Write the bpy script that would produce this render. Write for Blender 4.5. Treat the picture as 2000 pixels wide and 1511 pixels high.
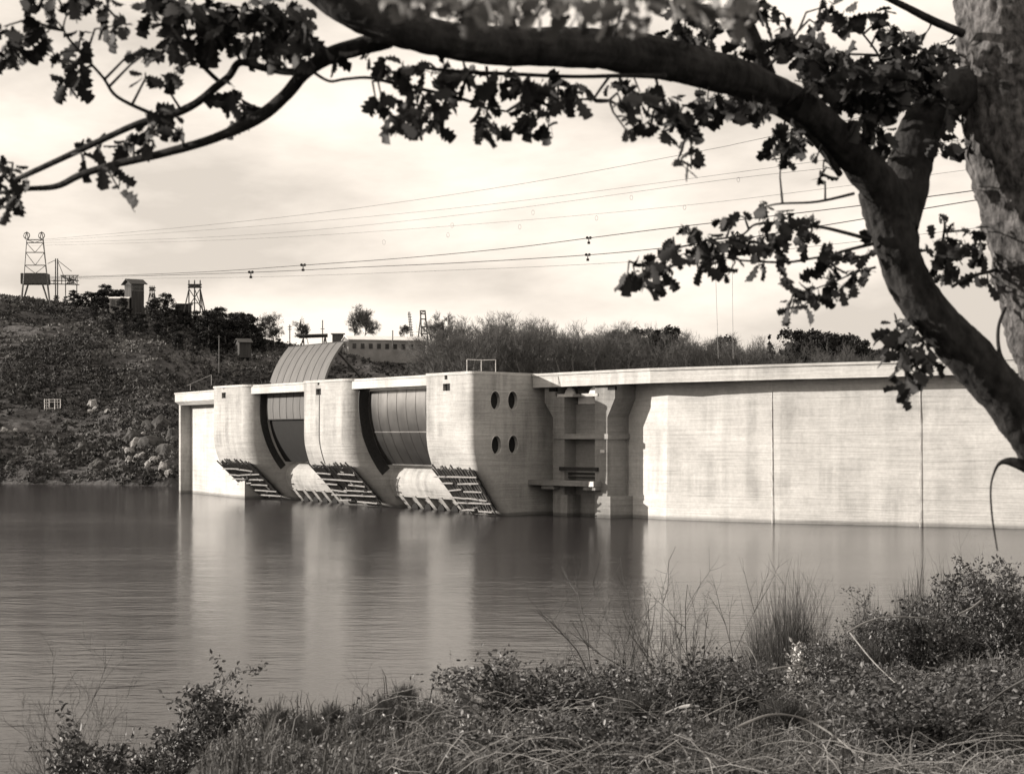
import bpy, bmesh, math, random
import numpy as np
from mathutils import Vector, Matrix, noise
PI = math.pi
S = bpy.context.scene
for o in list(bpy.data.objects): bpy.data.objects.remove(o)
COL = S.collection

# ------------------------------------------------------------------ camera
F, HZ, CZ = 4000.0, 850.0, 11.2          # focal length in photo pixels, horizon row, camera height over the water
cd = bpy.data.cameras.new('camera'); cam = bpy.data.objects.new('camera', cd); COL.objects.link(cam)
cam.location = (0, 0, CZ); cam.rotation_euler = (PI/2, 0, 0)
cd.sensor_width = 36; cd.lens = 36*F/2000; cd.shift_y = (HZ-755.5)/2000
cd.clip_start = .1; cd.clip_end = 20000
cd.dof.use_dof = True; cd.dof.focus_distance = 50; cd.dof.aperture_fstop = 6.5
S.camera = cam
# ------------------------------------------------------------------ light
SUN_A, SUN_E = math.radians(96), math.radians(15)     # from behind the camera towards its left; height
sd = Vector((-math.sin(SUN_A)*math.cos(SUN_E), -math.cos(SUN_A)*math.cos(SUN_E), math.sin(SUN_E)))
sl = bpy.data.lights.new('sun', 'SUN'); sl.energy = 5.0; sl.angle = math.radians(.5); sl.color = (1, .92, .83)
so = bpy.data.objects.new('sun', sl); COL.objects.link(so); so.rotation_euler = sd.to_track_quat('Z', 'Y').to_euler()
W = bpy.data.worlds.new('World'); S.world = W; W.use_nodes = True
nt = W.node_tree; nt.nodes.clear(); L = nt.links.new
def nn(t, **k):
    n = nt.nodes.new(t)
    for a, b in k.items(): setattr(n, a, b)
    return n
out = nn('ShaderNodeOutputWorld'); bg = nn('ShaderNodeBackground'); bg.inputs['Strength'].default_value = .1
sky = nn('ShaderNodeTexSky', sky_type='NISHITA', sun_disc=False, sun_elevation=SUN_E, sun_rotation=math.atan2(sd.x, sd.y), dust_density=2.0)
bw = nn('ShaderNodeRGBToBW'); L(sky.outputs[0], bw.inputs[0])
tc = nn('ShaderNodeTexCoord'); mp = nn('ShaderNodeMapping'); mp.inputs['Scale'].default_value = (1.3, 1.3, 3.6); mp.inputs['Location'].default_value = (3.1, 1.7, .4)
L(tc.outputs['Generated'], mp.inputs[0])
nz = nn('ShaderNodeTexNoise'); nz.inputs['Scale'].default_value = 3.4; nz.inputs['Detail'].default_value = 7; nz.inputs['Roughness'].default_value = .55; nz.inputs['Distortion'].default_value = .15
L(mp.outputs[0], nz.inputs['Vector'])
rp = nn('ShaderNodeMapRange'); rp.inputs['From Min'].default_value = .40; rp.inputs['From Max'].default_value = .60
rp.inputs['To Min'].default_value = 5.1; rp.inputs['To Max'].default_value = 8.4
L(nz.outputs['Fac'], rp.inputs['Value'])
mx = nn('ShaderNodeMix', data_type='FLOAT'); mx.inputs['Factor'].default_value = .88     # 88 % cloud over the clear sky
L(bw.outputs[0], mx.inputs[2]); L(rp.outputs[0], mx.inputs[3])
tint = nn('ShaderNodeMix', data_type='RGBA', blend_type='MULTIPLY'); tint.inputs['Factor'].default_value = 1
L(mx.outputs[0], tint.inputs[6]); tint.inputs[7].default_value = (1, .90, .79, 1)
L(tint.outputs[2], bg.inputs['Color']); L(bg.outputs[0], out.inputs[0])
S.view_settings.view_transform = 'Standard'; S.view_settings.look = 'None'
S.view_settings.exposure = .66; S.view_settings.gamma = 1
S.render.engine = 'CYCLES'; S.cycles.max_bounces = 6; S.cycles.caustics_reflective = False; S.cycles.caustics_refractive = False

# ------------------------------------------------------------------ helpers
rnd = random.Random(7)
def P(px, py, Y):  return Vector(((px-1000)/F*Y, Y, CZ-(py-HZ)/F*Y))
def pl(px, Y):     return Vector(((px-1000)/F*Y, Y))
def lerp(a, b, t): return a+(b-a)*t
def interp(x, xs, ys): return float(np.interp(x, xs, ys))

class MB:
    def __init__(s): s.v = []; s.f = []
    def poly(s, pts):
        b = len(s.v); s.v += [tuple(p) for p in pts]; s.f.append(tuple(range(b, b+len(pts))))
    def box(s, c, size, rz=0, rx=0, ry=0, M=None):
        hx, hy, hz = size[0]/2, size[1]/2, size[2]/2
        m = M or (Matrix.Translation(Vector(c)) @ Matrix.Rotation(rz, 4, 'Z') @ Matrix.Rotation(ry, 4, 'Y') @ Matrix.Rotation(rx, 4, 'X'))
        b = len(s.v)
        for x, y, z in ((-hx,-hy,-hz),(hx,-hy,-hz),(hx,hy,-hz),(-hx,hy,-hz),(-hx,-hy,hz),(hx,-hy,hz),(hx,hy,hz),(-hx,hy,hz)):
            s.v.append(tuple(m @ Vector((x, y, z))))
        for f in ((0,3,2,1),(4,5,6,7),(0,1,5,4),(1,2,6,5),(2,3,7,6),(3,0,4,7)): s.f.append(tuple(b+i for i in f))
    def prism(s, plan, z0, z1, top=None):
        """plan: list of (x,y) counter-clockwise; z1 may be a list per vertex"""
        n = len(plan); b = len(s.v)
        tz = z1 if isinstance(z1, (list, tuple)) else [z1]*n
        bz = z0 if isinstance(z0, (list, tuple)) else [z0]*n
        s.v += [(p[0], p[1], bz[i]) for i, p in enumerate(plan)]
        tp = top or plan
        s.v += [(p[0], p[1], tz[i]) for i, p in enumerate(tp)]
        s.f.append(tuple(b+i for i in reversed(range(n)))); s.f.append(tuple(b+n+i for i in range(n)))
        for i in range(n):
            j = (i+1) % n; s.f.append((b+i, b+j, b+n+j, b+n+i))
    def loft(s, rings, cap=True, closed=True):
        b = len(s.v); n = len(rings[0])
        for r in rings: s.v += [tuple(p) for p in r]
        for k in range(len(rings)-1):
            for i in range(n if closed else n-1):
                j = (i+1) % n; o = b+k*n
                s.f.append((o+i, o+j, o+n+j, o+n+i))
        if cap:
            s.f.append(tuple(b+i for i in reversed(range(n)))); s.f.append(tuple(b+(len(rings)-1)*n+i for i in range(n)))
    def tube(s, pts, r, sides=5, cap=True):
        pts = [Vector(p) for p in pts]; n = len(pts)
        rr = r if isinstance(r, (list, tuple)) else [r]*n
        t = (pts[1]-pts[0]).normalized()
        a = t.cross(Vector((0, 0, 1)))
        if a.length < .05: a = t.cross(Vector((1, 0, 0)))
        a.normalize(); rings = []
        for i in range(n):
            t = (pts[min(i+1, n-1)]-pts[max(i-1, 0)]).normalized()
            a = (a - t*a.dot(t)).normalized(); c = t.cross(a)
            rings.append([pts[i]+(a*math.cos(2*PI*k/sides)+c*math.sin(2*PI*k/sides))*rr[i] for k in range(sides)])
        s.loft(rings, cap)
    def bar(s, a, b, w): s.tube([a, b], w, 4)
    def build(s, name, mat, parent=None, smooth=False):
        me = bpy.data.meshes.new(name); me.from_pydata(s.v, [], s.f); me.update()
        if len(s.v) < 4000:
            bm = bmesh.new(); bm.from_mesh(me); bmesh.ops.recalc_face_normals(bm, faces=bm.faces); bm.to_mesh(me); bm.free()
        return link(me, name, mat, parent, smooth)
def link(me, name, mat, parent=None, smooth=False):
    if mat: me.materials.append(mat)
    if smooth: me.polygons.foreach_set('use_smooth', [True]*len(me.polygons))
    o = bpy.data.objects.new(name, me); COL.objects.link(o)
    if parent:
        o.parent = parent; o.matrix_parent_inverse = Matrix.Translation(-parent.location)
    return o
def npmesh(name, V, Fa, mat, parent=None, smooth=False):
    V = np.asarray(V, dtype=np.float32).reshape(-1, 3); Fa = np.asarray(Fa, dtype=np.int32); k = Fa.shape[1]; m = Fa.shape[0]
    me = bpy.data.meshes.new(name); me.vertices.add(len(V)); me.vertices.foreach_set('co', V.ravel())
    me.loops.add(m*k); me.loops.foreach_set('vertex_index', Fa.ravel())
    me.polygons.add(m); me.polygons.foreach_set('loop_start', np.arange(0, m*k, k, dtype=np.int32))
    me.update(calc_edges=True); me.validate()
    return link(me, name, mat, parent, smooth)
def tag(o, label=None, cat=None, group=None, kind=None):
    if label: o['label'] = label
    if cat: o['category'] = cat
    if group: o['group'] = group
    if kind: o['kind'] = kind
    return o
def thing(name, label, cat, loc=(0, 0, 0), group=None):
    o = bpy.data.objects.new(name, None); COL.objects.link(o); o.location = loc; o.empty_display_size = .5
    return tag(o, label, cat, group)
def copy_tree(src, loc, rz=0, sc=1, label=None, group=None):
    r = src.copy(); COL.objects.link(r); r.location = loc; r.rotation_euler = (0, 0, rz); r.scale = (sc,)*3 if not isinstance(sc, tuple) else sc
    if label: r['label'] = label
    if group: r['group'] = group
    for ch in [c for c in src.children]:
        c = ch.copy(); COL.objects.link(c); c.parent = r
    return r
def catmull(pts, n=6):
    pts = [np.array(p, float) for p in pts]; out = []
    for i in range(len(pts)-1):
        p0 = pts[max(i-1, 0)]; p1 = pts[i]; p2 = pts[i+1]; p3 = pts[min(i+2, len(pts)-1)]
        for k in range(n):
            t = k/n
            out.append(.5*((2*p1)+(-p0+p2)*t+(2*p0-5*p1+4*p2-p3)*t*t+(-p0+3*p1-3*p2+p3)*t**3))
    out.append(pts[-1]); return out

# ------------------------------------------------------------------ materials
def mat(name, v, rough=.9, metal=0, tintv=(1, .985, .97), var=.35, scale=1.0, vec=(1, 1, 1), bump=0, bscale=None, detail=6, spec=.3, var2=0, scale2=.1, trans=0):
    m = bpy.data.materials.new(name); m.use_nodes = True; t = m.node_tree; N = t.nodes; K = t.links.new
    b = N['Principled BSDF']; b.inputs['Roughness'].default_value = rough; b.inputs['Metallic'].default_value = metal
    b.inputs['Specular IOR Level'].default_value = spec
    tc = N.new('ShaderNodeTexCoord'); mp = N.new('ShaderNodeMapping'); mp.inputs['Scale'].default_value = vec; K(tc.outputs['Object'], mp.inputs[0])
    nz = N.new('ShaderNodeTexNoise'); nz.inputs['Scale'].default_value = scale; nz.inputs['Detail'].default_value = detail; nz.inputs['Roughness'].default_value = .62
    K(mp.outputs[0], nz.inputs['Vector'])
    mr = N.new('ShaderNodeMapRange'); mr.inputs['From Min'].default_value = .3; mr.inputs['From Max'].default_value = .7
    mr.inputs['To Min'].default_value = 1-var; mr.inputs['To Max'].default_value = 1+var; K(nz.outputs['Fac'], mr.inputs['Value'])
    cur = mr.outputs[0]
    if var2:
        n2 = N.new('ShaderNodeTexNoise'); n2.inputs['Scale'].default_value = scale2; n2.inputs['Detail'].default_value = 4; K(tc.outputs['Object'], n2.inputs['Vector'])
        m2 = N.new('ShaderNodeMapRange'); m2.inputs['From Min'].default_value = .35; m2.inputs['From Max'].default_value = .65
        m2.inputs['To Min'].default_value = 1-var2; m2.inputs['To Max'].default_value = 1+var2; K(n2.outputs['Fac'], m2.inputs['Value'])
        mu = N.new('ShaderNodeMath'); mu.operation = 'MULTIPLY'; K(cur, mu.inputs[0]); K(m2.outputs[0], mu.inputs[1]); cur = mu.outputs[0]
    sc = N.new('ShaderNodeVectorMath'); sc.operation = 'SCALE'; sc.inputs[0].default_value = tuple(v*c for c in tintv); K(cur, sc.inputs['Scale'])
    K(sc.outputs[0], b.inputs['Base Color'])
    if bump:
        bp = N.new('ShaderNodeBump'); bp.inputs['Strength'].default_value = 1; bp.inputs['Distance'].default_value = bump
        if bscale:
            n3 = N.new('ShaderNodeTexNoise'); n3.inputs['Scale'].default_value = bscale; n3.inputs['Detail'].default_value = 5; K(mp.outputs[0], n3.inputs['Vector']); K(n3.outputs['Fac'], bp.inputs['Height'])
        else: K(nz.outputs['Fac'], bp.inputs['Height'])
        K(bp.outputs[0], b.inputs['Normal'])
    m['sc'] = 1
    return m

def concrete(name, v, stain=.5, line=1.6):
    m = bpy.data.materials.new(name); m.use_nodes = True; t = m.node_tree; N = t.nodes; K = t.links.new
    b = N['Principled BSDF']; b.inputs['Roughness'].default_value = .9; b.inputs['Specular IOR Level'].default_value = .2
    tc = N.new('ShaderNodeTexCoord')
    def layer(sc, vec, lo, hi, a, c, det=6, ro=.6):
        mp = N.new('ShaderNodeMapping'); mp.inputs['Scale'].default_value = vec; K(tc.outputs['Object'], mp.inputs[0])
        nz = N.new('ShaderNodeTexNoise'); nz.inputs['Scale'].default_value = sc; nz.inputs['Detail'].default_value = det; nz.inputs['Roughness'].default_value = ro
        K(mp.outputs[0], nz.inputs['Vector'])
        r = N.new('ShaderNodeMapRange'); r.inputs['From Min'].default_value = lo; r.inputs['From Max'].default_value = hi; r.inputs['To Min'].default_value = a; r.inputs['To Max'].default_value = c
        K(nz.outputs['Fac'], r.inputs['Value']); return r.outputs[0], nz
    def mul(x, y):
        q = N.new('ShaderNodeMath'); q.operation = 'MULTIPLY'; K(x, q.inputs[0]); K(y, q.inputs[1]); return q.outputs[0]
    boards, bn = layer(1, (.10, .10, 2.6), .3, .7, .90, 1.07)
    streak, _ = layer(1, (.6, .6, .05), .38, .62, 1-.42*stain, 1.04)
    gate, _ = layer(.09, (1, 1, 1.6), .42, .6, 0, 1)
    smx = N.new('ShaderNodeMix'); smx.data_type = 'FLOAT'; K(gate, smx.inputs[0]); smx.inputs[2].default_value = 1; K(streak, smx.inputs[3]); streak = smx.outputs[0]
    blot, _ = layer(.13, (1, 1, 1.5), .35, .65, .84, 1.08)
    fine, fn = layer(2.2, (1, 1, 1), .3, .7, .9, 1.08)
    # pour joints: a thin dark line every <line> metres, broken up
    sx = N.new('ShaderNodeSeparateXYZ'); K(tc.outputs['Object'], sx.inputs[0])
    d = N.new('ShaderNodeMath'); d.operation = 'DIVIDE'; K(sx.outputs['Z'], d.inputs[0]); d.inputs[1].default_value = line
    fr = N.new('ShaderNodeMath'); fr.operation = 'FRACT'; K(d.outputs[0], fr.inputs[0])
    lt = N.new('ShaderNodeMath'); lt.operation = 'LESS_THAN'; K(fr.outputs[0], lt.inputs[0]); lt.inputs[1].default_value = .05
    jn, _ = layer(.35, (1, 1, 1), .45, .62, 0, .25)
    q = mul(lt.outputs[0], jn); inv = N.new('ShaderNodeMath'); inv.operation = 'SUBTRACT'; inv.inputs[0].default_value = 1; K(q, inv.inputs[1])
    # wet band where the water laps
    wet = N.new('ShaderNodeMapRange'); K(sx.outputs['Z'], wet.inputs['Value']); wet.inputs['From Min'].default_value = .25; wet.inputs['From Max'].default_value = .6; wet.inputs['To Min'].default_value = .5; wet.inputs['To Max'].default_value = 1
    cur = mul(mul(mul(mul(mul(boards, streak), blot), fine), inv.outputs[0]), wet.outputs[0])
    s = N.new('ShaderNodeVectorMath'); s.operation = 'SCALE'; s.inputs[0].default_value = (v, v*.99, v*.965); K(cur, s.inputs['Scale']); K(s.outputs[0], b.inputs['Base Color'])
    bp = N.new('ShaderNodeBump'); bp.inputs['Distance'].default_value = .12; K(bn.outputs['Fac'], bp.inputs['Height']); K(bp.outputs[0], b.inputs['Normal'])
    return m
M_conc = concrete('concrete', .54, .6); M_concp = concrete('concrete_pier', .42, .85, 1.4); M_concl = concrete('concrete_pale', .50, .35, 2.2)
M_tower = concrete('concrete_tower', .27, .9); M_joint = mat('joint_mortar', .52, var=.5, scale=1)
M_dark = mat('dark_opening', .012, var=.2)  # near-black also stands for the shade inside niches and holes
M_steel = mat('gate_steel', .27, .30, .95, var=.12, scale=1, vec=(.6, .6, .12), var2=.1, scale2=.5)
M_plate = mat('gate_plate', .11, .7, .1, var=.18, scale=.8, vec=(1, 1, .3))
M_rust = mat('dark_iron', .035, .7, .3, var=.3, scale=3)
M_iron = mat('grey_iron', .16, .6, .4, var=.3, scale=3)
M_wood = mat('weathered_timber', .085, .9, var=.45, scale=2.5, vec=(1, 1, .4))
M_log = mat('peeled_log', .25, .85, var=.3, scale=2.2)
M_pole = mat('dark_log', .16, .9, var=.4, scale=2.2)
M_lining = mat('dark_lining', .02, .9, var=.5, scale=2)  # near-black tone of the sheet behind the poles
M_plank = mat('dark_planks', .05, .9, var=.5, scale=1.6, vec=(2, 2, .1))
M_white = mat('whitewash', .6, .9, var=.12, scale=.6)
M_roof = mat('pale_sheet_roof', .85, .6, var=.12, scale=.6)
M_roofd = mat('dark_roof', .06, .8, var=.3, scale=1)
M_wall = mat('grey_render', .25, .9, var=.2, scale=.5, var2=.2)
M_glass = mat('dark_glass', .03, .15, var=.2, spec=.5)
M_soil = mat('hill_soil', .055, .95, var=.75, scale=.35, var2=.45, scale2=.02, bump=1.0, bscale=.5, tintv=(1, .97, .98))
M_scree = mat('pale_scree', .20, .95, var=.5, scale=.5, bump=.5)
M_scrub = mat('hill_scrub', .05, .9, var=.6, scale=.2, tintv=(1, .98, .98))
M_deadg = mat('dead_bracken', .085, .95, var=.6, scale=.12, var2=.5, scale2=.03)
M_rock = mat('grey_rock', .26, .9, var=.4, scale=.9, bump=.25)
M_bark = mat('oak_bark_shaded', .024, .95, var=.8, scale=16, vec=(1, 1, .5), bump=.03, tintv=(1, .97, .97), detail=8)  # shade on the limbs is put into this darkened bark tone
M_trunk = mat('oak_bark_dappled', .11, .95, var=.95, scale=36, vec=(1, 1, .45), bump=.05, tintv=(1, .97, .97), detail=9, var2=.3, scale2=5)  # bark mottle, with dappled light put into the paler, contrasty tone
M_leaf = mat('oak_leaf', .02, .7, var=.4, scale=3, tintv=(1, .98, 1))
M_twig = mat('bare_twig', .075, .9, var=.3, scale=.5)
M_far = mat('winter_branches', .10, .95, var=.35, scale=.06)
M_pine = mat('pine_needles', .022, .9, var=.5, scale=.15)
M_ftrunk = mat('far_trunk', .17, .95, var=.3, scale=.3)
M_gnd = mat('bank_ground', .03, .95, var=.5, scale=4, bump=.05)
M_grass = mat('dry_grass', .085, .85, var=.7, scale=1.2, var2=.4, scale2=.35)
M_shleaf = mat('glossy_leaf', .08, .48, var=.6, scale=5, spec=.4, tintv=(1, .99, 1))
M_broom = mat('broom_stalk', .06, .85, var=.5, scale=3)
M_stick = mat('dead_stick', .20, .85, var=.4, scale=5)
M_palel = mat('flare_paled_leaf', .12, .6, var=.4, scale=5)  # leaf colour paled to carry the lens flare on the nearest leaves
M_pebble = mat('pale_leaf', .30, .5, var=.4, scale=5, spec=.5)

# ------------------------------------------------------------------ terrain functions
SKY_X = [-900, -400, 0, 100, 200, 300, 400, 500, 600, 700, 850, 1000, 1200, 1500, 1700, 1800, 2000, 2600]
SKY_Y = [520, 545, 578, 588, 596, 604, 632, 662, 678, 688, 694, 704, 712, 722, 728, 745, 765, 800]
EDGE = [(-40, -40), (-8, -5), (-2.6, 0), (-1.3, 5), (-1.3, 10), (-1.55, 12), (-1.9, 15), (.45, 18), (2.75, 22), (5.85, 26), (11, 34), (26, 55), (60, 90), (110, 150), (200, 260)]
def hill_z(X, Y):
    u = 1000+F*X/Y
    ysh = interp(u, [-900, -200, 0, 200, 340, 420, 2600], [430, 470, 478, 466, 452, 470, 500]) + 7*noise.noise(Vector((X*.04, Y*.04, 0)))
    zt = CZ+(HZ-interp(u, SKY_X, SKY_Y))/F*700
    s = (Y-ysh)/(700-ysh)
    if s < 0: return max(-6, s*120)
    e = s**.72 if s < 1 else 1-(s-1)*.12
    z = zt*e
    w = min(1, s*6)*(1 if s < .9 else .45)
    z += w*(5*noise.noise(Vector((X*.018, Y*.018, 3)))+2.2*noise.noise(Vector((X*.06, Y*.06, 7)))+1.0*noise.noise(Vector((X*.17, Y*.17, 1))))
    return z
def hill_hit(px, py, y0=455, y1=760):
    Y = y0
    while Y < y1:
        p = P(px, py, Y)
        if hill_z(p.x, p.y) >= p.z: return p
        Y += 1.5
    p = P(px, py, 700); return Vector((p.x, 700, hill_z(p.x, 700)))
def edge_d(X, Y):
    best = 1e9; sg = 1
    for (x0, y0), (x1, y1) in zip(EDGE[:-1], EDGE[1:]):
        dx, dy = x1-x0, y1-y0; t = max(0, min(1, ((X-x0)*dx+(Y-y0)*dy)/(dx*dx+dy*dy)))
        qx, qy = X-(x0+dx*t), Y-(y0+dy*t); d = math.hypot(qx, qy)
        if d < best: best = d; sg = 1 if (dx*qy-dy*qx) < 0 else -1
    return best*sg
def bank_z(X, Y):
    d = edge_d(X, Y)
    z = 9.25 - .06*max(0, min(Y-11, 60)) + (.02*max(0, min(d-6, 40))) + .12*noise.noise(Vector((X*.5, Y*.5, 0)))+.05*noise.noise(Vector((X*1.7, Y*1.7, 4)))
    if d < 0:
        a = -d; z -= .95*a - .3*(1-math.exp(-a/.6))
        z += .25*noise.noise(Vector((X*.3, Y*.3, 9)))
    return max(z, -5)

# ------------------------------------------------------------------ ground sheet, hills, bank, water
def grid(name, us, vs, fn, m, **k):
    V = [fn(a, b) for b in vs for a in us]; nu = len(us); Fa = [(j*nu+i, j*nu+i+1, (j+1)*nu+i+1, (j+1)*nu+i) for j in range(len(vs)-1) for i in range(nu-1)]
    return npmesh(name, V, Fa, m, smooth=True)
g = MB(); g.poly([(-6000, -3000, -6.5), (6000, -3000, -6.5), (6000, 12000, -6.5), (-6000, 12000, -6.5)])
tag(g.build('lake_bed', M_gnd), kind='structure')
ys = [440+i*3 for i in range(95)]+[725+i*12 for i in range(20)]+[980+i*150 for i in range(12)]
us = [-900+i*12 for i in range(292)]
tag(grid('hillside', us, ys, lambda u, Y: ((u-1000)/F*Y, Y, hill_z((u-1000)/F*Y, Y)), M_soil), kind='structure')
# bank under the camera
xs = [-40+i*1.0 for i in range(28)]+[-12+i*.22 for i in range(110)]+[12.4+i*2.5 for i in range(55)]
yb = [-40+i*2.0 for i in range(22)]+[4+i*.25 for i in range(130)]+[37+i*3 for i in range(60)]
tag(grid('bank', xs, yb, lambda x, y: (x, y, bank_z(x, y)), M_gnd), kind='structure')

wm = bpy.data.materials.new('lake_water'); wm.use_nodes = True; t = wm.node_tree; N = t.nodes; K = t.links.new
b = N['Principled BSDF']; b.inputs['Base Color'].default_value = (.022, .020, .021, 1); b.inputs['Roughness'].default_value = .13; b.inputs['IOR'].default_value = 1.115
b.inputs['Specular IOR Level'].default_value = .5
tcw = N.new('ShaderNodeTexCoord')
def wn(vec, sc, det):
    mp = N.new('ShaderNodeMapping'); mp.inputs['Scale'].default_value = vec; K(tcw.outputs['Object'], mp.inputs[0])
    z = N.new('ShaderNodeTexNoise'); z.inputs['Scale'].default_value = sc; z.inputs['Detail'].default_value = det; K(mp.outputs[0], z.inputs['Vector']); return z
w1 = wn((.55, 1, 1), 1.1, 4); w2 = wn((.5, 1, 1), .22, 3); w3 = wn((.35, 1, 1), .025, 3)
msk = N.new('ShaderNodeMapRange'); msk.inputs['From Min'].default_value = .35; msk.inputs['From Max'].default_value = .65; msk.inputs['To Min'].default_value = .35; msk.inputs['To Max'].default_value = 1.15; K(w3.outputs['Fac'], msk.inputs['Value'])
b1 = N.new('ShaderNodeBump'); b1.inputs['Distance'].default_value = .055; K(msk.outputs[0], b1.inputs['Strength']); K(w1.outputs['Fac'], b1.inputs['Height'])
b2 = N.new('ShaderNodeBump'); b2.inputs['Distance'].default_value = .09; K(msk.outputs[0], b2.inputs['Strength']); K(w2.outputs['Fac'], b2.inputs['Height']); K(b1.outputs[0], b2.inputs['Normal'])
K(b2.outputs[0], b.inputs['Normal'])
g = MB(); g.poly([(-3000, -800, 0), (3000, -800, 0), (3000, 3500, 0), (-3000, 3500, 0)])
tag(g.build('water', wm), kind='structure')

# ------------------------------------------------------------------ the dam
dam = thing('dam', 'pale concrete arch dam with three piers, curved gates and long crest walkway across the lake', 'dam', (0, 300, 0))
O = Vector((-53.5, 367)); E = Vector((-5.2, 279)); TL = (E-O).length; U = (E-O).normalized(); VD = Vector((-U.y, U.x))   # along piers, downstream
if VD.x < 0: VD = -VD
def D(u, v, z): q = O+U*u+VD*v; return Vector((q.x, q.y, z))
def u_at(px):                                             # where the ray of a column meets the pier front line
    k = (px-1000)/F; return (k*O.y-O.x)/(U.x-k*U.y)
B = [u_at(417), u_at(485), u_at(593), u_at(682), u_at(833), TL]
def boolean(o, cut):
    md = o.modifiers.new('b', 'BOOLEAN'); md.operation = 'DIFFERENCE'; md.solver = 'EXACT'; md.object = cut
    dg = bpy.context.evaluated_depsgraph_get(); me = bpy.data.meshes.new_from_object(o.evaluated_get(dg)); o.modifiers.clear()
    old = o.data; o.data = me; bpy.data.meshes.remove(old); bpy.data.objects.remove(cut)
def nose(z, k, zb=6.3):
    if z > 11: return 0
    if z > zb: return 1.15*((11-z)/(11-zb))**1.7
    return 1.15+(zb-z)*k
ZL = [-3, 0, 2, 4, 5.3, 6.3, 6.7, 7.2, 7.8, 8.4, 9, 9.8, 11, 12, 16, 19.6]
SLOPE = [1.05, .95, .85]
def pier_ring(a, c, z, k, R=3.2, depth=24):
    v0 = nose(z, k); pts = [D(a, depth, z)]
    for i in range(9):
        t = i/8*PI/2; pts.append(D(a+.3-.3*math.cos(t), v0+.3-.3*math.sin(t), z))
    for i in range(9):
        t = i/8*PI/2; pts.append(D(c-R+R*math.sin(t), v0+R-R*math.cos(t), z))
    pts.append(D(c, depth, z)); return pts
def slot(o, px, py, w, h, deep=.6, front=None):          # cuts a rectangular niche into a pier front
    uu = u_at(px); q = O+U*uu; z = CZ-(py-HZ)/F*q.y
    c = MB(); hw = w/2
    c.loft([[D(uu-hw, -1, z-h/2), D(uu+hw, -1, z-h/2), D(uu+hw, -1, z+h/2), D(uu-hw, -1, z+h/2)],
            [D(uu-hw, deep, z-h/2), D(uu+hw, deep, z-h/2), D(uu+hw, deep, z+h/2), D(uu-hw, deep, z+h/2)]])
    boolean(o, c.build('cutter', None))
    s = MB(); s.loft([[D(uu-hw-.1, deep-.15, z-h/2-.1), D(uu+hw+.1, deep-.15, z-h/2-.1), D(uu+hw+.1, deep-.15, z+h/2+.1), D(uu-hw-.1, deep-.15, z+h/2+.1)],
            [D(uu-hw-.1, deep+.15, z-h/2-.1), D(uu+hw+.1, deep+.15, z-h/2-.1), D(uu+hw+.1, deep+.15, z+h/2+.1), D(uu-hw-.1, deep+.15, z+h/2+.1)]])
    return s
def smooth_by_angle(o):
    o.data.polygons.foreach_set('use_smooth', [True]*len(o.data.polygons))
    bm = bmesh.new(); bm.from_mesh(o.data)
    for e in bm.edges: e.smooth = len(e.link_faces) == 2 and e.calc_face_angle(0) < .55
    bm.to_mesh(o.data); bm.free()
piers = []
for i, (a, c, k) in enumerate(((B[0], B[1], SLOPE[0]), (B[2], B[3], SLOPE[1]))):
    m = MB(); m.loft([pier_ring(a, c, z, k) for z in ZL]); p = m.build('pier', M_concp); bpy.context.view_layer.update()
    px1, py1, py0 = ((437, 772, 755), (622, 765, 747))[i]
    d1 = slot(p, px1, py1, 2.0, 1.0); d2 = slot(p, px1, py0, .8, .8)
    smooth_by_angle(p)
    p.parent = dam; p.matrix_parent_inverse = Matrix.Translation(-dam.location)
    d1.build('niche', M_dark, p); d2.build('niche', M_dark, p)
    cp = MB(); rr = pier_ring(a-.12, c+.12, 19.6, k); rr = [q+(VD.to_3d()*-.12 if 0 < j < 19 else Vector()) for j, q in enumerate(rr)]
    cp.loft([rr, [q+Vector((0, 0, .38)) for q in rr]]); cp.build('coping', M_concl, dam)
    piers.append(p)
# third, broader pier with its shaded flank
A3 = O+U*B[4]; C3 = E.copy(); G3 = Vector((2.7, 290)); V3 = (G3-C3).normalized(); F3 = (C3-A3).normalized()
def ring3(z, k=.85, R=2.6):
    vo = nose(z, k); a = A3+VD*vo; c = C3+V3*vo*1.05; pts = [(A3+VD*26).to_3d()]
    pts.append(a.to_3d())
    p0 = c-F3*R; p2 = c+V3*R
    for i in range(11):
        t = i/10; q = p0*(1-t)**2+c*2*t*(1-t)+p2*t*t; pts.append(q.to_3d())
    pts.append(G3.to_3d()); pts.append((G3+VD*14).to_3d())
    for q in pts: q.z = z
    return pts
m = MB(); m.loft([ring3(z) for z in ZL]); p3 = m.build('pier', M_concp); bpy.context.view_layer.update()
d1 = slot(p3, 872, 756, 2.2, 1.0); d2 = slot(p3, 871, 735, .9, .9)
def flank(px, py):                                        # point on the flank of the third pier
    k = (px-1000)/F; s = (k*C3.y-C3.x)/(V3.x-k*V3.y); q = C3+V3*s; return Vector((q.x, q.y, CZ-(py-HZ)/F*q.y))
nv = Vector((V3.y, -V3.x, 0)); discs = []
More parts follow.
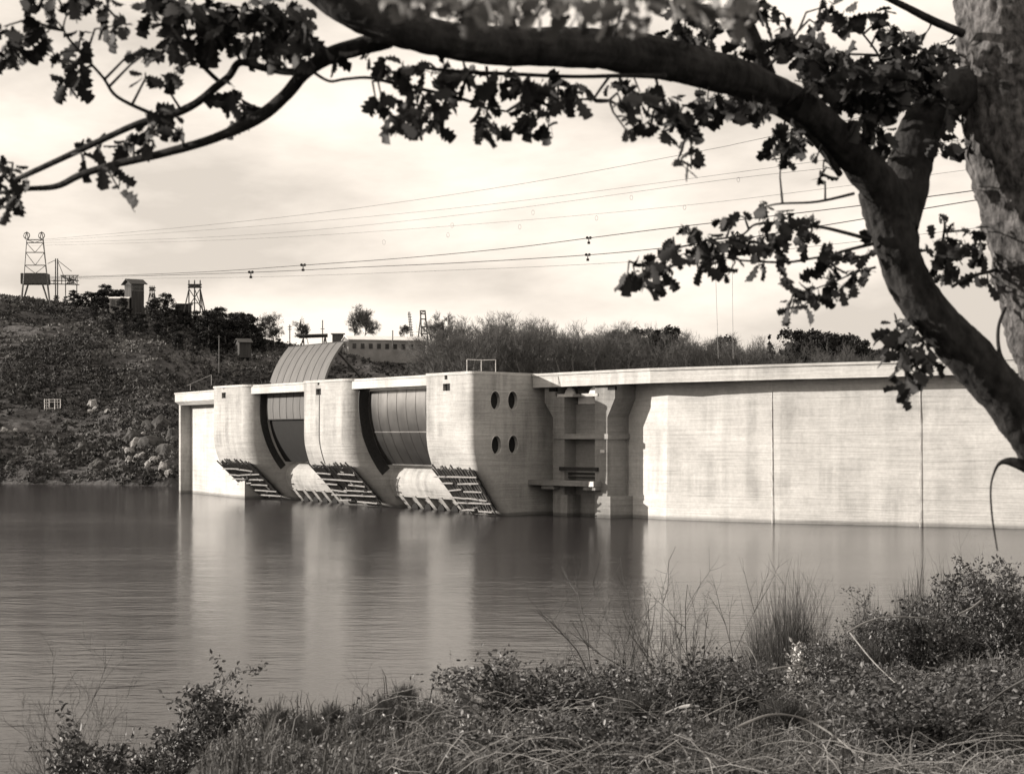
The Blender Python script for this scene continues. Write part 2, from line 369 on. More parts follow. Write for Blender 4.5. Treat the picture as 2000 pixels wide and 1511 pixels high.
for px, py in ((967, 782), (1001, 782), (969, 869), (1002, 868)):
    q = flank(px, py); c = MB(); r0 = []
    for dd in (-1.0, 1.5):
        r0.append([q - nv*dd + V3.to_3d()*(1.12*math.cos(2*PI*j/32)) + Vector((0, 0, 1.27*math.sin(2*PI*j/32))) for j in range(32)])
    c.loft(r0); boolean(p3, c.build('cutter', None))
    dsk = MB(); dsk.loft([[q - nv*dd + V3.to_3d()*(1.2*math.cos(2*PI*j/32)) + Vector((0, 0, 1.35*math.sin(2*PI*j/32))) for j in range(32)] for dd in (.45, .8)]); discs.append(dsk)
    lip = MB()
    prof = [(1.12, 1.27), (1.36, 1.51)]
    ri = [[q + nv*hh + V3.to_3d()*(a*math.cos(2*PI*j/32)) + Vector((0, 0, b_*math.sin(2*PI*j/32))) for j in range(32)] for (a, b_, hh) in ((1.12, 1.27, -.05), (1.12, 1.27, .06), (1.24, 1.39, .06), (1.24, 1.39, -.05))]
    lip.loft(ri, cap=False); discs.append(('lip', lip))
smooth_by_angle(p3)
p3.parent = dam; p3.matrix_parent_inverse = Matrix.Translation(-dam.location)
def sub(mb, name, m, par):
    return mb.build(name, m, par)
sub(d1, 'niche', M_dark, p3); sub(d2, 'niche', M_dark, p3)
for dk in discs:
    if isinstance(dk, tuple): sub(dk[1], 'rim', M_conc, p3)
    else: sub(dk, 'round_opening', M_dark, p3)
cp = MB(); rr = ring3(19.6); cc = sum(rr, Vector())/len(rr)
rr = [q+(q-cc).normalized()*.14 if 0 < j < 14 else q for j, q in enumerate(rr)]
cp.loft([rr, [q+Vector((0, 0, .38)) for q in rr]]); cp.build('coping', M_concl, dam)
ledge = MB(); a = flank(1030, 752); b_ = flank(985, 752)
# bay bridges, gates, sills
seam = MB()
for i, (a, c) in enumerate(((B[1], B[2]), (B[3], B[4]))):
    br = MB(); br.loft([[D(a-1, .9, z0), D(c+1, .9, z0), D(c+1, 3.0, z0), D(a-1, 3.0, z0)] for z0 in (18.35, 19.55)])
    br.loft([[D(a-1, 3.0, z0), D(c+1, 3.0, z0), D(c+1, 3.2, z0), D(a-1, 3.2, z0)] for z0 in (18.5, 19.55)])
    br.build('bridge_beam', M_concl, dam)
    cp = MB(); cp.loft([[D(a+.25, .78, z0), D(c-.25, .78, z0), D(c-.25, 3.25, z0), D(a+.25, 3.25, z0)] for z0 in (19.56, 19.86)]); cp.build('coping', M_concl, dam)
    # radial gate: arc in (v, z)
    R = 15.5; v0, zc = 3.2, 16.0; t0, t1 = ((-8, 43), (-37, 7.5))[i]
    n = 28; arc = [math.radians(lerp(t0, t1, j/n)) for j in range(n+1)]
    gt = MB(); rings = []
    gl, gr = a+.35, c-.35
    front = [(v0+R-R*math.cos(t), zc+R*math.sin(t)) for t in arc]; back = [(v0+R-(R-.35)*math.cos(t), zc+(R-.35)*math.sin(t)) for t in arc]
    prof = front+back[::-1]
    gt.loft([[D(gl, v, z) for v, z in prof], [D(gr, v, z) for v, z in prof]])
    gobj = gt.build('radial_gate', (M_plate, M_steel)[i], dam); smooth_by_angle(gobj)
    gobj['label'] = ('curved steel gate raised high above the crest', 'closed curved steel gate with bright bands')[i]
    sm = MB()
    for j in range(1, 8):                                 # riveted seams
        uu = lerp(gl, gr, j/8)
        fr = [(v0+R-(R+.05)*math.cos(t), zc+(R+.05)*math.sin(t)) for t in arc]; bk = [(v0+R-(R-.02)*math.cos(t), zc+(R-.02)*math.sin(t)) for t in arc]
        pr = fr+bk[::-1]; sm.loft([[D(uu-.035, v, z) for v, z in pr], [D(uu+.035, v, z) for v, z in pr]])
    for tt in ((-7.6, 42.6), (-36.6, -16.0))[i]:
        t = math.radians(tt); q0, q1 = (v0+R-(R+.07)*math.cos(t), zc+(R+.07)*math.sin(t)), (v0+R-R*.999*math.cos(t), zc+R*.999*math.sin(t))
        sm.loft([[D(uu, q0[0], q0[1]-.07), D(uu, q0[0], q0[1]+.07), D(uu, q1[0], q1[1]+.07), D(uu, q1[0], q1[1]-.07)] for uu in (gl, gr)])
    sub(sm, 'seam', (M_plate, M_steel)[i] if i else M_rust, gobj)
    for uu in (gl+1.5, gr-1.5):
        for tt in (t0+6, (t0+t1)/2, t1-6):
            t = math.radians(tt); arms = MB(); arms.tube([D(uu, v0+R-(R-.4)*math.cos(t), zc+(R-.4)*math.sin(t)), D(uu, v0+R, zc-3)], .22, 4); sub(arms, 'arm', M_rust, gobj)
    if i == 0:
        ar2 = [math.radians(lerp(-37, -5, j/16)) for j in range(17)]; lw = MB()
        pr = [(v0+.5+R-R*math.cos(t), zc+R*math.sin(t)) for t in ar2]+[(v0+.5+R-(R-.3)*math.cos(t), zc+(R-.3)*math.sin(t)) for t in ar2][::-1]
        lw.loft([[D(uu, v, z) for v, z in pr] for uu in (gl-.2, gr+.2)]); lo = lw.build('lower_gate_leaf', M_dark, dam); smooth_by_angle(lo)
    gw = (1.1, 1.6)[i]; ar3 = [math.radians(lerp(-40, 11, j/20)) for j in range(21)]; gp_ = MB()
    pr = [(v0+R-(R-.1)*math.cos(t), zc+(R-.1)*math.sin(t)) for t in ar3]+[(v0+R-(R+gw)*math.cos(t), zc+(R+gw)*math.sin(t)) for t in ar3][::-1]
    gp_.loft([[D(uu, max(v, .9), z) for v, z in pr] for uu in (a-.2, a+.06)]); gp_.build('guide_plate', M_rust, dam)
    # spillway sill overhanging upstream
    pr = [(24, -3), (24, 6), (13, 7.0), (10.5, 7.05), (8.9, 6.75), (7.8, 6.2), (7.15, 5.4), (6.9, 4.5), (6.95, 3.6), (7.3, 2.7), (7.8, 1.75), (8.6, 1.65), (11.2, -1), (12.5, -3)]
    sl_ = MB(); sl_.loft([[D(uu, v, z) for v, z in pr] for uu in (a-.5, c+.5)]); so_ = sl_.build('spillway_sill', M_concp, dam); smooth_by_angle(so_)
    for j in range(6):
        uu = a+(j+.5)*(c-a)/6+.3; fn = MB()
        fp = [(7.5, 1.95), (8.0, 2.1), (9.2, 1.7), (12.4, -1.4), (10.3, -1.4)]
        fn.loft([[D(x, v, z) for v, z in fp] for x in (uu-.6, uu+.6)]); sub(fn, 'fin', M_concp, so_)
        if j < 5:
            hl = MB(); x0 = uu+(c-a)/12; hl.loft([[D(x0+1.15*math.cos(PI*q/12), vv, -.3+1.15*math.sin(PI*q/12)) for q in range(13)] for vv in (8.9, 9.6)]); sub(hl, 'drain_opening', M_dark, so_)
# thing standing against the pier ends
edge = MB(); edge.loft([[D(B[0]-3, 8.3+(.6 if z > .5 else 0), z), D(B[0]+2.5, 8.3, z), D(B[0]+2.5, 22, z), D(B[0]-3, 22, z)] for z in (-3, 1.2)]); edge.build('footing', M_concp, dam)

# left abutment wall, fin and rounded deck
La = Vector((-52.6, 368.2)); Lb = Vector((-66.5, 401)); TLd = (Lb-La).normalized(); VL = Vector((-TLd.y, TLd.x)); VL = VL if VL.x > 0 else -VL
def DL(s, v, z): q = La+TLd*s+VL*v; return Vector((q.x, q.y, z))
LLn = (Lb-La).length
w = MB(); w.loft([[DL(-6, 3, z), DL(-6, 22, z), DL(LLn-1.6, 22, z), DL(LLn-1.6, 3, z)] for z in (-4, 17.4)]); w.build('abutment_wall', M_concl, dam)
w = MB(); w.loft([[DL(LLn-3.0, .9, z), DL(LLn-3.0, 3.0, z), DL(LLn-1.7, 3.0, z), DL(LLn-1.7, .9, z)] for z in (-4, 17.4)]); w.build('support_fin', M_concp, dam)
ring = []
for i in range(15):
    t = i/14*PI; ring.append((LLn-2.5+5*math.sin(t)*.9, 6-6*math.cos(t)))
pts = [(-3, 0)]+ring+[(-3, 12)]
w = MB(); w.loft([[DL(s*.97 if s > 20 else s, v if v > 5 else v+.8, 17.0) for s, v in pts], [DL(s, v, 17.7) for s, v in pts], [DL(s, v, 19.2) for s, v in pts]]); o = w.build('deck', M_concl, dam); smooth_by_angle(o)
w = MB(); w.loft([[DL(s+(.12 if s > 20 else 0), v-(.12 if v < 5 else 0), z) for s, v in pts] for z in (19.2, 19.45)]); w.build('coping', M_concl, dam)

# right wing: crest and battered wall
RC = [(1040, 290, 19.55), (1110, 283.2, 19.6), (1190, 276.3, 19.66), (1270, 270.5, 19.72), (1390, 265.2, 19.8), (1508, 260.3, 19.88), (1720, 252.4, 20.0), (2000, 243, 20.2), (2300, 235, 20.3), (2700, 228, 20.4)]
cl = [Vector(((px-1000)/F*Y, Y, z)) for px, Y, z in RC]
def off(i, d):
    a = cl[max(i-1, 0)]; b_ = cl[min(i+1, len(cl)-1)]; t = (b_-a).to_2d().normalized(); n = Vector((-t.y, t.x)); n = n if n.y > 0 else -n
    return cl[i]+n.to_3d()*d
def strip(pr):                                             # loft a (setback, dz) profile along the crest
    m = MB(); m.loft([[off(i, d)+Vector((0, 0, dz)) for d, dz in pr] for i in range(len(cl))]); return m
cst = strip([(0, 0), (8, 0), (8, -1.0), (.0, -1.62)][::-1]); cst.build('crest_walkway', M_conc, dam)
strip([(-.16, .34), (.5, .34), (.5, .004), (-.16, .004)]).build('coping', M_concl, dam)
setb = [4.8, 4.8, 4.7, 3.9, 3.0, 2.6, 2.5, 2.5, 2.5, 2.5]
bat = [0, 0, 0, .5, .6, .6, .3, 0, 0, 0]
m = MB(); rings = []
for i in range(len(cl)):
    top = off(i, setb[i]); bot = off(i, setb[i]-bat[i]); bk = off(i, 12)
    rings.append([Vector((top.x, top.y, cl[i].z-1.45)), Vector((bot.x, bot.y, -4)), Vector((bk.x, bk.y, -4)), Vector((bk.x, bk.y, cl[i].z-1.2))])
m.loft(rings); m.build('dam_wall', M_conc, dam)
def wallpt(px, lift=.02):
    for i in range(len(cl)-1):
        a, b_ = off(i, setb[i]-lift), off(i+1, setb[i+1]-lift); k = (px-1000)/F
        if 1000+F*a.x/a.y <= px <= 1000+F*b_.x/b_.y:
            dx, dy = b_.x-a.x, b_.y-a.y; s = (k*a.y-a.x)/(dx-k*dy); return Vector((a.x+dx*s, a.y+dy*s)), lerp(cl[i].z, cl[i+1].z, s)
for px in (1508, 1797):
    q, z = wallpt(px); q2, _ = wallpt(px, .62 if px == 1508 else .3); pts = []
    for k in range(30):
        s = k/29; pts.append(Vector((lerp(q.x, q2.x, s)+rnd.uniform(-.04, .04), lerp(q.y, q2.y, s), lerp(z-1.7, 0, s))))
    jn = MB(); jn.tube(pts, [.03+rnd.random()*.03 for _ in pts], 4); jn.build('joint', M_joint, dam)

# intake tower on the right of the third pier
T0 = Vector((cl[0].x, cl[0].y)); T1 = Vector((cl[3].x, cl[3].y)); TU = (T1-T0).normalized(); TV = Vector((-TU.y, TU.x)); TV = TV if TV.y > 0 else -TV
def DT(u, v, z): q = T0+TU*u+TV*v; return Vector((q.x, q.y, z))
def tu(px, v=0):
    o = T0+TV*v; k = (px-1000)/F; return (k*o.y-o.x)/(TU.x-k*TU.y)
def tz(px, py, v=0):
    q = T0+TU*tu(px, v)+TV*v; return CZ-(py-HZ)/F*q.y
def tbox(name, x0, x1, v0, v1, z0, z1, m=M_tower, par=dam):
    w = MB(); w.loft([[DT(x0, v0, z), DT(x1, v0, z), DT(x1, v1, z), DT(x0, v1, z)] for z in (z0, z1)])
    return w.build(name, m, par) if par is dam else sub(w, name, m, par)
for (pa, pb, ca, cb) in ((1080, 1102, 1064, 1085), (1162, 1186, 1162, 1201)):
    u0, u1 = tu(pa, .5), tu(pb, .5); w = MB()
    zt = 18.02; zm = tz(pa, 792); zl = tz(pa, 815)
    if ca < pa:
        c0, c1 = tu(ca, .5), tu(pb, .5)
        pr = [(u0, -4), (u1, -4), (u1, 16.6), (tu(1085, .5), 16.6), (tu(1085, .5), zt), (c0, zt), (c0, zm+.5), (u0, zl)]
    else:
        c0, c1 = tu(ca, .5), tu(cb, .5)
        pr = [(u0, -4), (u1, -4), (u1, zl), (c1, zm+1.0), (c1, zt), (c0, zt)]
    w.loft([[DT(x, .5, z) for x, z in pr], [DT(x, 4.8, z) for x, z in pr]])
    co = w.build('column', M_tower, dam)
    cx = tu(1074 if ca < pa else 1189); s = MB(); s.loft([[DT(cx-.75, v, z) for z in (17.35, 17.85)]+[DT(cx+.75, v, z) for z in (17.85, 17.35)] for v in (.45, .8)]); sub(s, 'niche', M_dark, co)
uA, uB = tu(1102, .5), tu(1162, .5)
tbox('panel', uA-.05, uB+.05, 2.6, 3.4, -4, tz(1130, 790, 2.6))
tbox('lit_gap_plate', uA+.7, uB-.7, 2.45, 2.59, tz(1130, 789, 2.6), tz(1130, 769, 2.6), M_white)  # added white plate stands in for the sunlit surface seen through the opening
tbox('platform', tu(1080)-.1, tu(1183)+.1, .3, 4.7, tz(1130, 857), tz(1130, 847))
pf = tbox('platform', tu(1027), tu(1170), -.9, 4.7, tz(1100, 948), tz(1100, 938))
tbox('bracket', tu(1064), tu(1088), -.6, 4.7, tz(1100, 955), tz(1100, 948)-.004); tbox('bracket', tu(1146), tu(1169), -.6, 4.7, tz(1100, 955), tz(1100, 948)-.004)
for pa, pb in ((1083, 1108), (1166, 1192)): tbox('footing', tu(pa, .2), tu(pb, .2), .2, 4.7, -4, tz(1100, 966), M_tower)
tbox('gate_leaf', uA, uB, 1.7, 2.0, tz(1130, 935), tz(1130, 860), M_rust) if False else None
gl = tbox('stop_beam', uA-.8, uB+.8, .2, .48, tz(1130, 919), tz(1130, 912), M_rust)
tbox('stop_beam', uA, uB, 1.2, 1.6, tz(1130, 934), tz(1130, 931), M_rust); tbox('stop_beam', uA, uB, 1.2, 1.6, tz(1130, 927), tz(1130, 923), M_rust)
for cpx in (1112, 1160):                                   # pulleys in their brackets
    u = tu(cpx, 1.2); w = MB()
    w.loft([[DT(u-1.7, v, 16.55), DT(u+1.7, v, 16.55), DT(u+1.7, v, 16.95), DT(u-1.7, v, 16.95)] for v in (.4, 2.5)]); br = w.build('bracket', M_conc, dam)
    w = MB(); w.loft([[DT(u-1.1, v, 16.95), DT(u+1.1, v, 16.95), DT(u+.75, v, 17.55), DT(u, v, 17.95), DT(u-.75, v, 17.55)] for v in (1.2, 1.5)]); sub(w, 'pulley', M_white, br)
tbox('rib', tu(1200, 4.5)+2.2, tu(1200, 4.5)+3.2, 3.9, 4.8, -4, 18.0)
tbox('downpipe', tu(1100, 2.0)+.2, tu(1100, 2.0)+.5, 1.9, 2.3, 0, 16.5, M_rust)
tbox('sign_plate', tu(1168), tu(1176), .38, .49, tz(1170, 884), tz(1170, 878), M_white)
tbox('notice', tu(1160), tu(1169.5), -.97, -.9, tz(1165, 950), tz(1165, 940), M_white)
# open slot for the ladder below the crest (F shaped bracket)
fx = tu(1107); w = MB(); w.loft([[DT(fx-.5, v, z) for z in (18.35, 19.35)]+[DT(fx-.2, v, z) for z in (19.35, 18.35)] for v in (-.06, .1)]); 
w.loft([[DT(fx-.2, v, z) for z in (19.05, 19.35)]+[DT(fx+.9, v, z) for z in (19.35, 19.05)] for v in (-.06, .1)]); w.loft([[DT(fx-.2, v, z) for z in (18.65, 18.85)]+[DT(fx+.6, v, z) for z in (18.85, 18.65)] for v in (-.06, .1)]); w.build('hook_bracket', M_rust, dam)
# vertical cable on the second pier
q = O+U*u_at(624); w = MB(); pts = []
for py in range(768, 908, 6):
    z = CZ-(py-HZ)/F*q.y; pts.append(D(u_at(624), nose(z, .95)-.06, z)+U.to_3d()*(.02*math.sin(py)))
w.tube(pts, .05, 4); w.build('conduit', M_rust, dam)

# timber falsework on the slanting undersides of the piers
def falsework(a, c, k, fn, label, seed):
    r = random.Random(seed)
    base = fn(0, 0, 0, 0); t = thing('timber_falsework', label, 'falsework', base, 'timber falsework hung under the pier noses')
    n = int((c-a)/1.05)
    for i in range(n):
        x = (i+.5)/n+r.uniform(-.012, .012); top = 6.2+r.uniform(.2, 1.3); bot = r.uniform(.5, 1.5)
        m = MB(); m.tube([fn(x, top, .42, 0), fn(x+r.uniform(-.01, .01), (top+bot)/2, .38, 0), fn(x+r.uniform(-.015, .015), bot, .42, 0)], [.14, .16, .13], 5); m.build('pole', M_pole, t)
    for j in range(6):
        z = 5.6-j*.92+r.uniform(-.1, .1); spans = [(-.04, 1.04)] if r.random() < .2 else [(r.uniform(-.08, .08), .45+r.uniform(-.12, .1)), (.42+r.uniform(-.05, .2), r.uniform(.9, 1.06))]
        for s0, s1 in spans:
            m = MB(); dz = r.uniform(-.3, .3); m.tube([fn(s0, z, .62, 0), fn((s0+s1)/2, z+dz/2, .58, 0), fn(s1, z+dz, .6, 0)], [.12, .14, .11], 6); m.build('crossbeam', M_log, t)
    for _ in range(14):                                   # loose boards and wedges
        x = r.random(); z = r.uniform(.6, 6); m = MB(); m.tube([fn(x, z, .5, 0), fn(x+r.uniform(-.12, .12), z+r.uniform(-1, 1), .75, 0)], .07, 4); m.build('loose_board', M_log, t)
    # plank lining behind the poles
    m = MB(); m.loft([[fn(x, z, o_, 0) for x in (0.02, .98)]+[fn(x, z, .02, 0) for x in (.98, .02)] for z, o_ in ((6.5, .14), (.9, .14))]); m.build('plank_lining', M_lining, t)
def fnp(a, c, k):
    nl = math.hypot(1, k)
    def f(x, z, outw, _): v = nose(min(z, 6.9), k); return D(lerp(a+1.0, c-1.0, x), v-outw/nl, z-outw*k/nl) if z < 6.4 else D(lerp(a+1.0, c-1.0, x), 1.15+(6.3-z)*k-outw/nl, z-outw*k/nl)
    return f
falsework(B[0], B[1], SLOPE[0], fnp(B[0], B[1], SLOPE[0]), 'log falsework under the leftmost pier nose, poles with four pale crossbeams', 3)
falsework(B[2], B[3], SLOPE[1], fnp(B[2], B[3], SLOPE[1]), 'ragged log falsework under the middle pier between the two gates', 5)
def f3(x, z, outw, _):
    v = 1.15+(6.3-z)*.85; nl = math.hypot(1, .85); a = A3+VD*v; c = C3+V3*v*1.05; q = a+(c-a)*lerp(.04, .93, x)-VD*(outw/nl); return Vector((q.x, q.y, z-outw*.85/nl))
falsework(0, 15.5, .85, f3, 'widest log falsework under the third pier with round openings in its flank', 9)

# pipe frame and small gear on the crest
def at_top(px, v=3): q = O+U*u_at(px)+VD*v; return Vector((q.x, q.y, 20.0))
t = thing('pipe_frame', 'thin pipe frame of three posts standing on the third pier', 'frame', at_top(935, 1))
q0, q1, q2 = (P(px, 728, 286) for px in (912, 940, 968))
for q in (q0, q1, q2): q.z = 19.95; m = MB(); m.tube([q, q+Vector((0, 0, 1.85))], .06, 5); m.build('post', M_white, t)
m = MB(); m.tube([q0+Vector((0, 0, 1.85)), q1+Vector((0, 0, 1.75)), q2+Vector((0, 0, 1.8))], .05, 5); m.build('rail', M_white, t)
for px, lb in ((297, ''),): pass
m = MB(); q = P(871, 727, 291); q.z = 19.98
for s in (-1, 1): m.tube([q+Vector((s*.7, 0, 0)), q+Vector((s*.5, 0, .75)), q+Vector((0, 0, 1.0))], .07, 5)
m.box(q+Vector((0, 0, .2)), (.9, .6, .4)); tag(m.build('winch', M_rust), 'small dark winch on top of the third pier edge', 'winch')
t = thing('handrail', 'thin slanting handrail on the rounded left end of the crest', 'handrail', DL(20, 4, 19.4))
m = MB(); m.tube([P(365, 753, 383), P(413, 732, 372)], .05, 4); m.build('rail', M_iron, t)
m = MB(); m.tube([P(413, 732, 372), P(413, 752, 372)], .05, 4); m.build('post', M_iron, t); m = MB(); m.tube([P(372, 750, 381), P(372, 762, 381)], .05, 4); m.build('post', M_iron, t)
r = random.Random(4)
for px in (473, 490, 497, 505):
    m = MB(); q = at_top(px, 2); q.z = 19.88; h = r.uniform(.5, .95)
    m.tube([q, q+Vector((.04, 0, h))], .09, 5); m.box(q+Vector((0, 0, .15)), (.5, .5, .3)); tag(m.build('bollard', M_rust), 'small dark post on the crest beside the raised gate', 'post', 'small posts on the crest by the raised gate')

# ------------------------------------------------------------------ far structures
def bars(name, par, segs, m, w):
    for a, b_ in segs:
        mb = MB(); mb.tube([a, b_], w, 4); mb.build(name, m, par)
def on_hill(px, py, Y): p = P(px, py, Y); return p
def lattice(t, Y, legs, levels, m, w, depth=5):
    """legs: ((bx,by),(tx,ty)) left & right pixel lines; levels: pixel rows of crossbars"""
    (l0, l1), (r0, r1) = legs
    def at(leg, py): (ax, ay), (bx, by) = leg; s = (py-ay)/(by-ay); return ax+(bx-ax)*s
    L0 = (l0, l1); R0 = (r0, r1)
    for dY in (0, depth):
        for leg in (L0, R0): bars('leg', t, [(P(leg[0][0], leg[0][1], Y+dY), P(leg[1][0], leg[1][1], Y+dY))], m, w)
    cb = []; br = []
    for dY in (0, depth):
        for i, py in enumerate(levels):
            cb.append((P(at(L0, py), py, Y+dY), P(at(R0, py), py, Y+dY)))
            if i: p0 = levels[i-1]; mid = (at(L0, py)+at(R0, py))/2; br += [(P(at(L0, p0), p0, Y+dY), P(mid, py, Y+dY)), (P(at(R0, p0), p0, Y+dY), P(mid, py, Y+dY))]
    for py in levels:
        for leg in (L0, R0): cb.append((P(at(leg, py), py, Y), P(at(leg, py), py, Y+depth)))
    bars('crossbar', t, cb, m, w*.7); bars('brace', t, br, m, w*.5)
Yc = 690
t = thing('cableway_tower', 'tall pale lattice cableway tower with two pulley heads on the far left hilltop', 'tower', P(68, 600, Yc))
lattice(t, Yc, (((42, 600), (52, 466)), ((98, 600), (84, 466))), [468, 474, 493, 518, 534], M_iron, .22)
for px in (52, 81):
    m = MB(); c = P(px, 460, Yc+2)
    m.tube([c+Vector((1.05*math.cos(a_), 0, 1.05*math.sin(a_))) for a_ in np.linspace(0, 2*PI, 13)], .16, 4); m.bar(P(px-3, 468, Yc+2), P(px, 452, Yc+2), .15); m.bar(P(px+4, 468, Yc+2), P(px, 452, Yc+2), .15); m.build('pulley', M_iron, t)
m = MB(); m.box(P(69, 545, Yc+3), (8.6, 6, 3.6)); m.build('machine_room', M_wood, t)
bars('strut', t, [(P(45, 555, Yc), P(40, 605, Yc-4)), (P(93, 555, Yc), P(99, 605, Yc-4)), (P(55, 555, Yc), P(42, 600, Yc)), (P(83, 555, Yc), P(97, 600, Yc))], M_wood, .3)
t = thing('guyed_mast', 'twin pole mast with slanting guy beside the tall lattice tower', 'mast', P(112, 590, Yc))
for px in (108.5, 112.5): bars('pole', t, [(P(px, 592, Yc), P(px, 505, Yc))], M_wood, .2)
bars('guy', t, [(P(112, 508, Yc), P(125, 540, Yc)), (P(108, 508, Yc), P(93, 515, Yc)), (P(112, 508, Yc), P(140, 530, Yc))], M_wood, .1)
t = thing('ropeway_station', 'wooden trestle station of crossed timbers on the left hilltop skyline', 'trestle', P(135, 590, Yc+5))
seg = []; r = random.Random(2)
for i in range(8): x = 98+i*7.5; seg += [(P(x, 556, Yc+5), P(x, 538 if i > 2 else 546, Yc+5))]
bars('post', t, seg, M_wood, .14); bars('beam', t, [(P(96, 554, Yc+5), P(155, 556, Yc+5)), (P(118, 538, Yc+5), P(154, 538, Yc+5)), (P(100, 548, Yc+5), P(154, 548, Yc+5))], M_wood, .16)
bars('brace', t, [(P(r.uniform(118, 150), r.uniform(538, 556), Yc+5), P(r.uniform(118, 150), r.uniform(538, 556), Yc+5)) for _ in range(18)], M_wood, .12)
bars('leg', t, [(P(113, 556, Yc+5), P(112, 592, Yc+5)), (P(128, 556, Yc+5), P(128, 595, Yc+5)), (P(150, 556, Yc+5), P(150, 600, Yc+5))], M_wood, .16)
def house(name, label, cat, x0, x1, ytop, ybot, Y, rz, m, mroof, roof_h=1.2, depth=7, windows=0, wy=None, over=.4, hip=False, gable_win=False):
    a = P(x0, ybot, Y); b_ = P(x1, ybot, Y); wd = (b_.x-a.x)/max(.3, math.cos(rz)); h = (ybot-ytop)/F*Y
    c = (a+b_)/2; t = thing(name, label, cat, c)
    R_ = Matrix.Rotation(rz, 3, 'Z')
    def T(x, y, z): return c+R_ @ Vector((x, y, z))
    w = MB(); hd = depth
    ring = [(-wd/2, 0), (wd/2, 0), (wd/2, hd), (-wd/2, hd)]
    w.loft([[T(x, y, z) for x, y in ring] for z in (-3, h)]); 
    for s in (-1, 1): w.poly([T(s*wd/2, 0, h), T(s*wd/2, hd, h), T(s*wd/2, hd/2, h+roof_h)])
    w.build('wall', m, t)
    rf = MB(); o_ = over
    for sgn in (0, 1):
        y0, y1 = (-o_, hd/2) if sgn == 0 else (hd+o_, hd/2)
        zz = h-roof_h*o_/(hd/2)
        rf.loft([[T(-wd/2-o_, y0, zz+d_), T(wd/2+o_, y0, zz+d_), T(wd/2+o_, y1, h+roof_h+d_), T(-wd/2-o_, y1, h+roof_h+d_)] for d_ in (.02, .2)])
    rf.build('roof', mroof, t)
    for i in range(windows):
        x = -wd/2+(i+.7)*wd/(windows+.4); fr = MB(); zc = h*.55 if wy is None else wy
        fr.loft([[T(x-.75, y, zc-.95), T(x+.75, y, zc-.95), T(x+.75, y, zc+.95), T(x-.75, y, zc+.95)] for y in (-.05, -.004)]); wf = fr.build('window', M_wall, t)
        g_ = MB(); g_.loft([[T(x-.62, y, zc-.82), T(x+.62, y, zc-.82), T(x+.62, y, zc+.82), T(x-.62, y, zc+.82)] for y in (-.08, -.055)])
        g_.build('pane', M_glass, wf)
    if gable_win:
        g_ = MB(); g_.loft([[T(x, hd*.55, h*.45), T(x, hd*.75, h*.45), T(x, hd*.75, h*.85), T(x, hd*.55, h*.85)] for x in (-wd/2-.05, -wd/2-.004)]); g_.build('window', M_glass, t)
    return t, T
house('lookout_tower', 'tall dark boarded lookout tower with a shallow gabled roof', 'tower', 258, 280, 553, 606, 672, .6, M_plank, M_roofd, 1.3, 5.5, 3, 7.4, .9)
house('shed', 'low pale shed with flat roof against the boarded lookout tower', 'shed', 214, 250, 583, 600, 668, .05, M_wall, M_roof, .5, 5, 3, None, .3)
house('shed', 'dark shed with pale roof edge in front of the trestle headframe', 'shed', 343, 372, 593, 612, 664, .1, M_plank, M_roof, .7, 6, 0)
house('barracks', 'long low barracks with pale roof and bright gable on the ridge', 'barracks', 683, 829, 664, 690, 650, .34, M_wall, M_roof, 1.2, 7.5, 9, 2.2, .35, gable_win=True)
house('shed', 'small lean-to shed at the right end of the long barracks', 'shed', 842, 868, 675, 688, 655, .0, M_wall, M_roof, .3, 4, 1)
house('concrete_hut', 'square dark hut behind the left end of the long barracks', 'hut', 649, 670, 652, 678, 662, .05, M_wood, M_wall, .15, 5, 0, None, .5)
house('shed', 'dark open shed with pale roof edge on the wooded slope', 'shed', 468, 490, 668, 679, 625, .35, M_plank, M_roofd, 1.0, 5, 0, None, .5)
# bright gable of the barracks is its sunlit left wall; headframes
def trestle(label, name, Y, x0, x1, yt, yb, spread, w, top):
    t = thing(name, label, 'headframe', P((x0+x1)/2, yb, Y)); xm = (x0+x1)/2
    for x in (x0, xm, x1): bars('post', t, [(P(x, yb, Y), P(x, yt, Y))], M_wood, w)
    bars('strut', t, [(P(x0-spread, yb, Y), P(x0, top+8, Y)), (P(x1+spread, yb, Y), P(x1, top+8, Y)), (P(x1+spread*.5, yb, Y+3), P(x1, top+8, Y+3))], M_wood, w)
    bars('platform', t, [(P(x0-2, top, Y), P(x1+3, top, Y)), (P(x0-2, top+5, Y), P(x1+3, top+5, Y)), (P(x0-1, top, Y+3), P(x1+2, top, Y+3)), (P(x0, top+2.5, Y), P(x1, top+2.5, Y))], M_wood, w*1.3)
    bars('brace', t, [(P(x0, top+8, Y), P(x1, yb-12, Y)), (P(x1, top+8, Y), P(x0, yb-12, Y)), (P(x0, yb-18, Y), P(x1, yb-18, Y)), (P(xm, top+8, Y), P(x1+spread*.6, yb, Y))], M_wood, w*.7)
trestle('broad dark timber headframe with three tall posts on the left ridge', 'headframe', 662, 369, 391, 547, 610, 10, .2, 556)
trestle('slim timber headframe beside the boarded lookout tower', 'headframe', 668, 293, 301, 558, 608, 8, .16, 562)
t = thing('gantry', 'long dark timber gantry on short trestles left of the barracks', 'gantry', P(612, 675, 640))
bars('beam', t, [(P(580, 656, 640), P(640, 654, 640)), (P(584, 658, 642), P(640, 656, 642))], M_plank, .42)
bars('leg', t, [(P(588, 675, 640), P(594, 656, 640)), (P(594, 678, 640), P(592, 656, 640)), (P(632, 676, 640), P(635, 655, 640)), (P(638, 676, 640), P(635, 655, 640))], M_wood, .22)
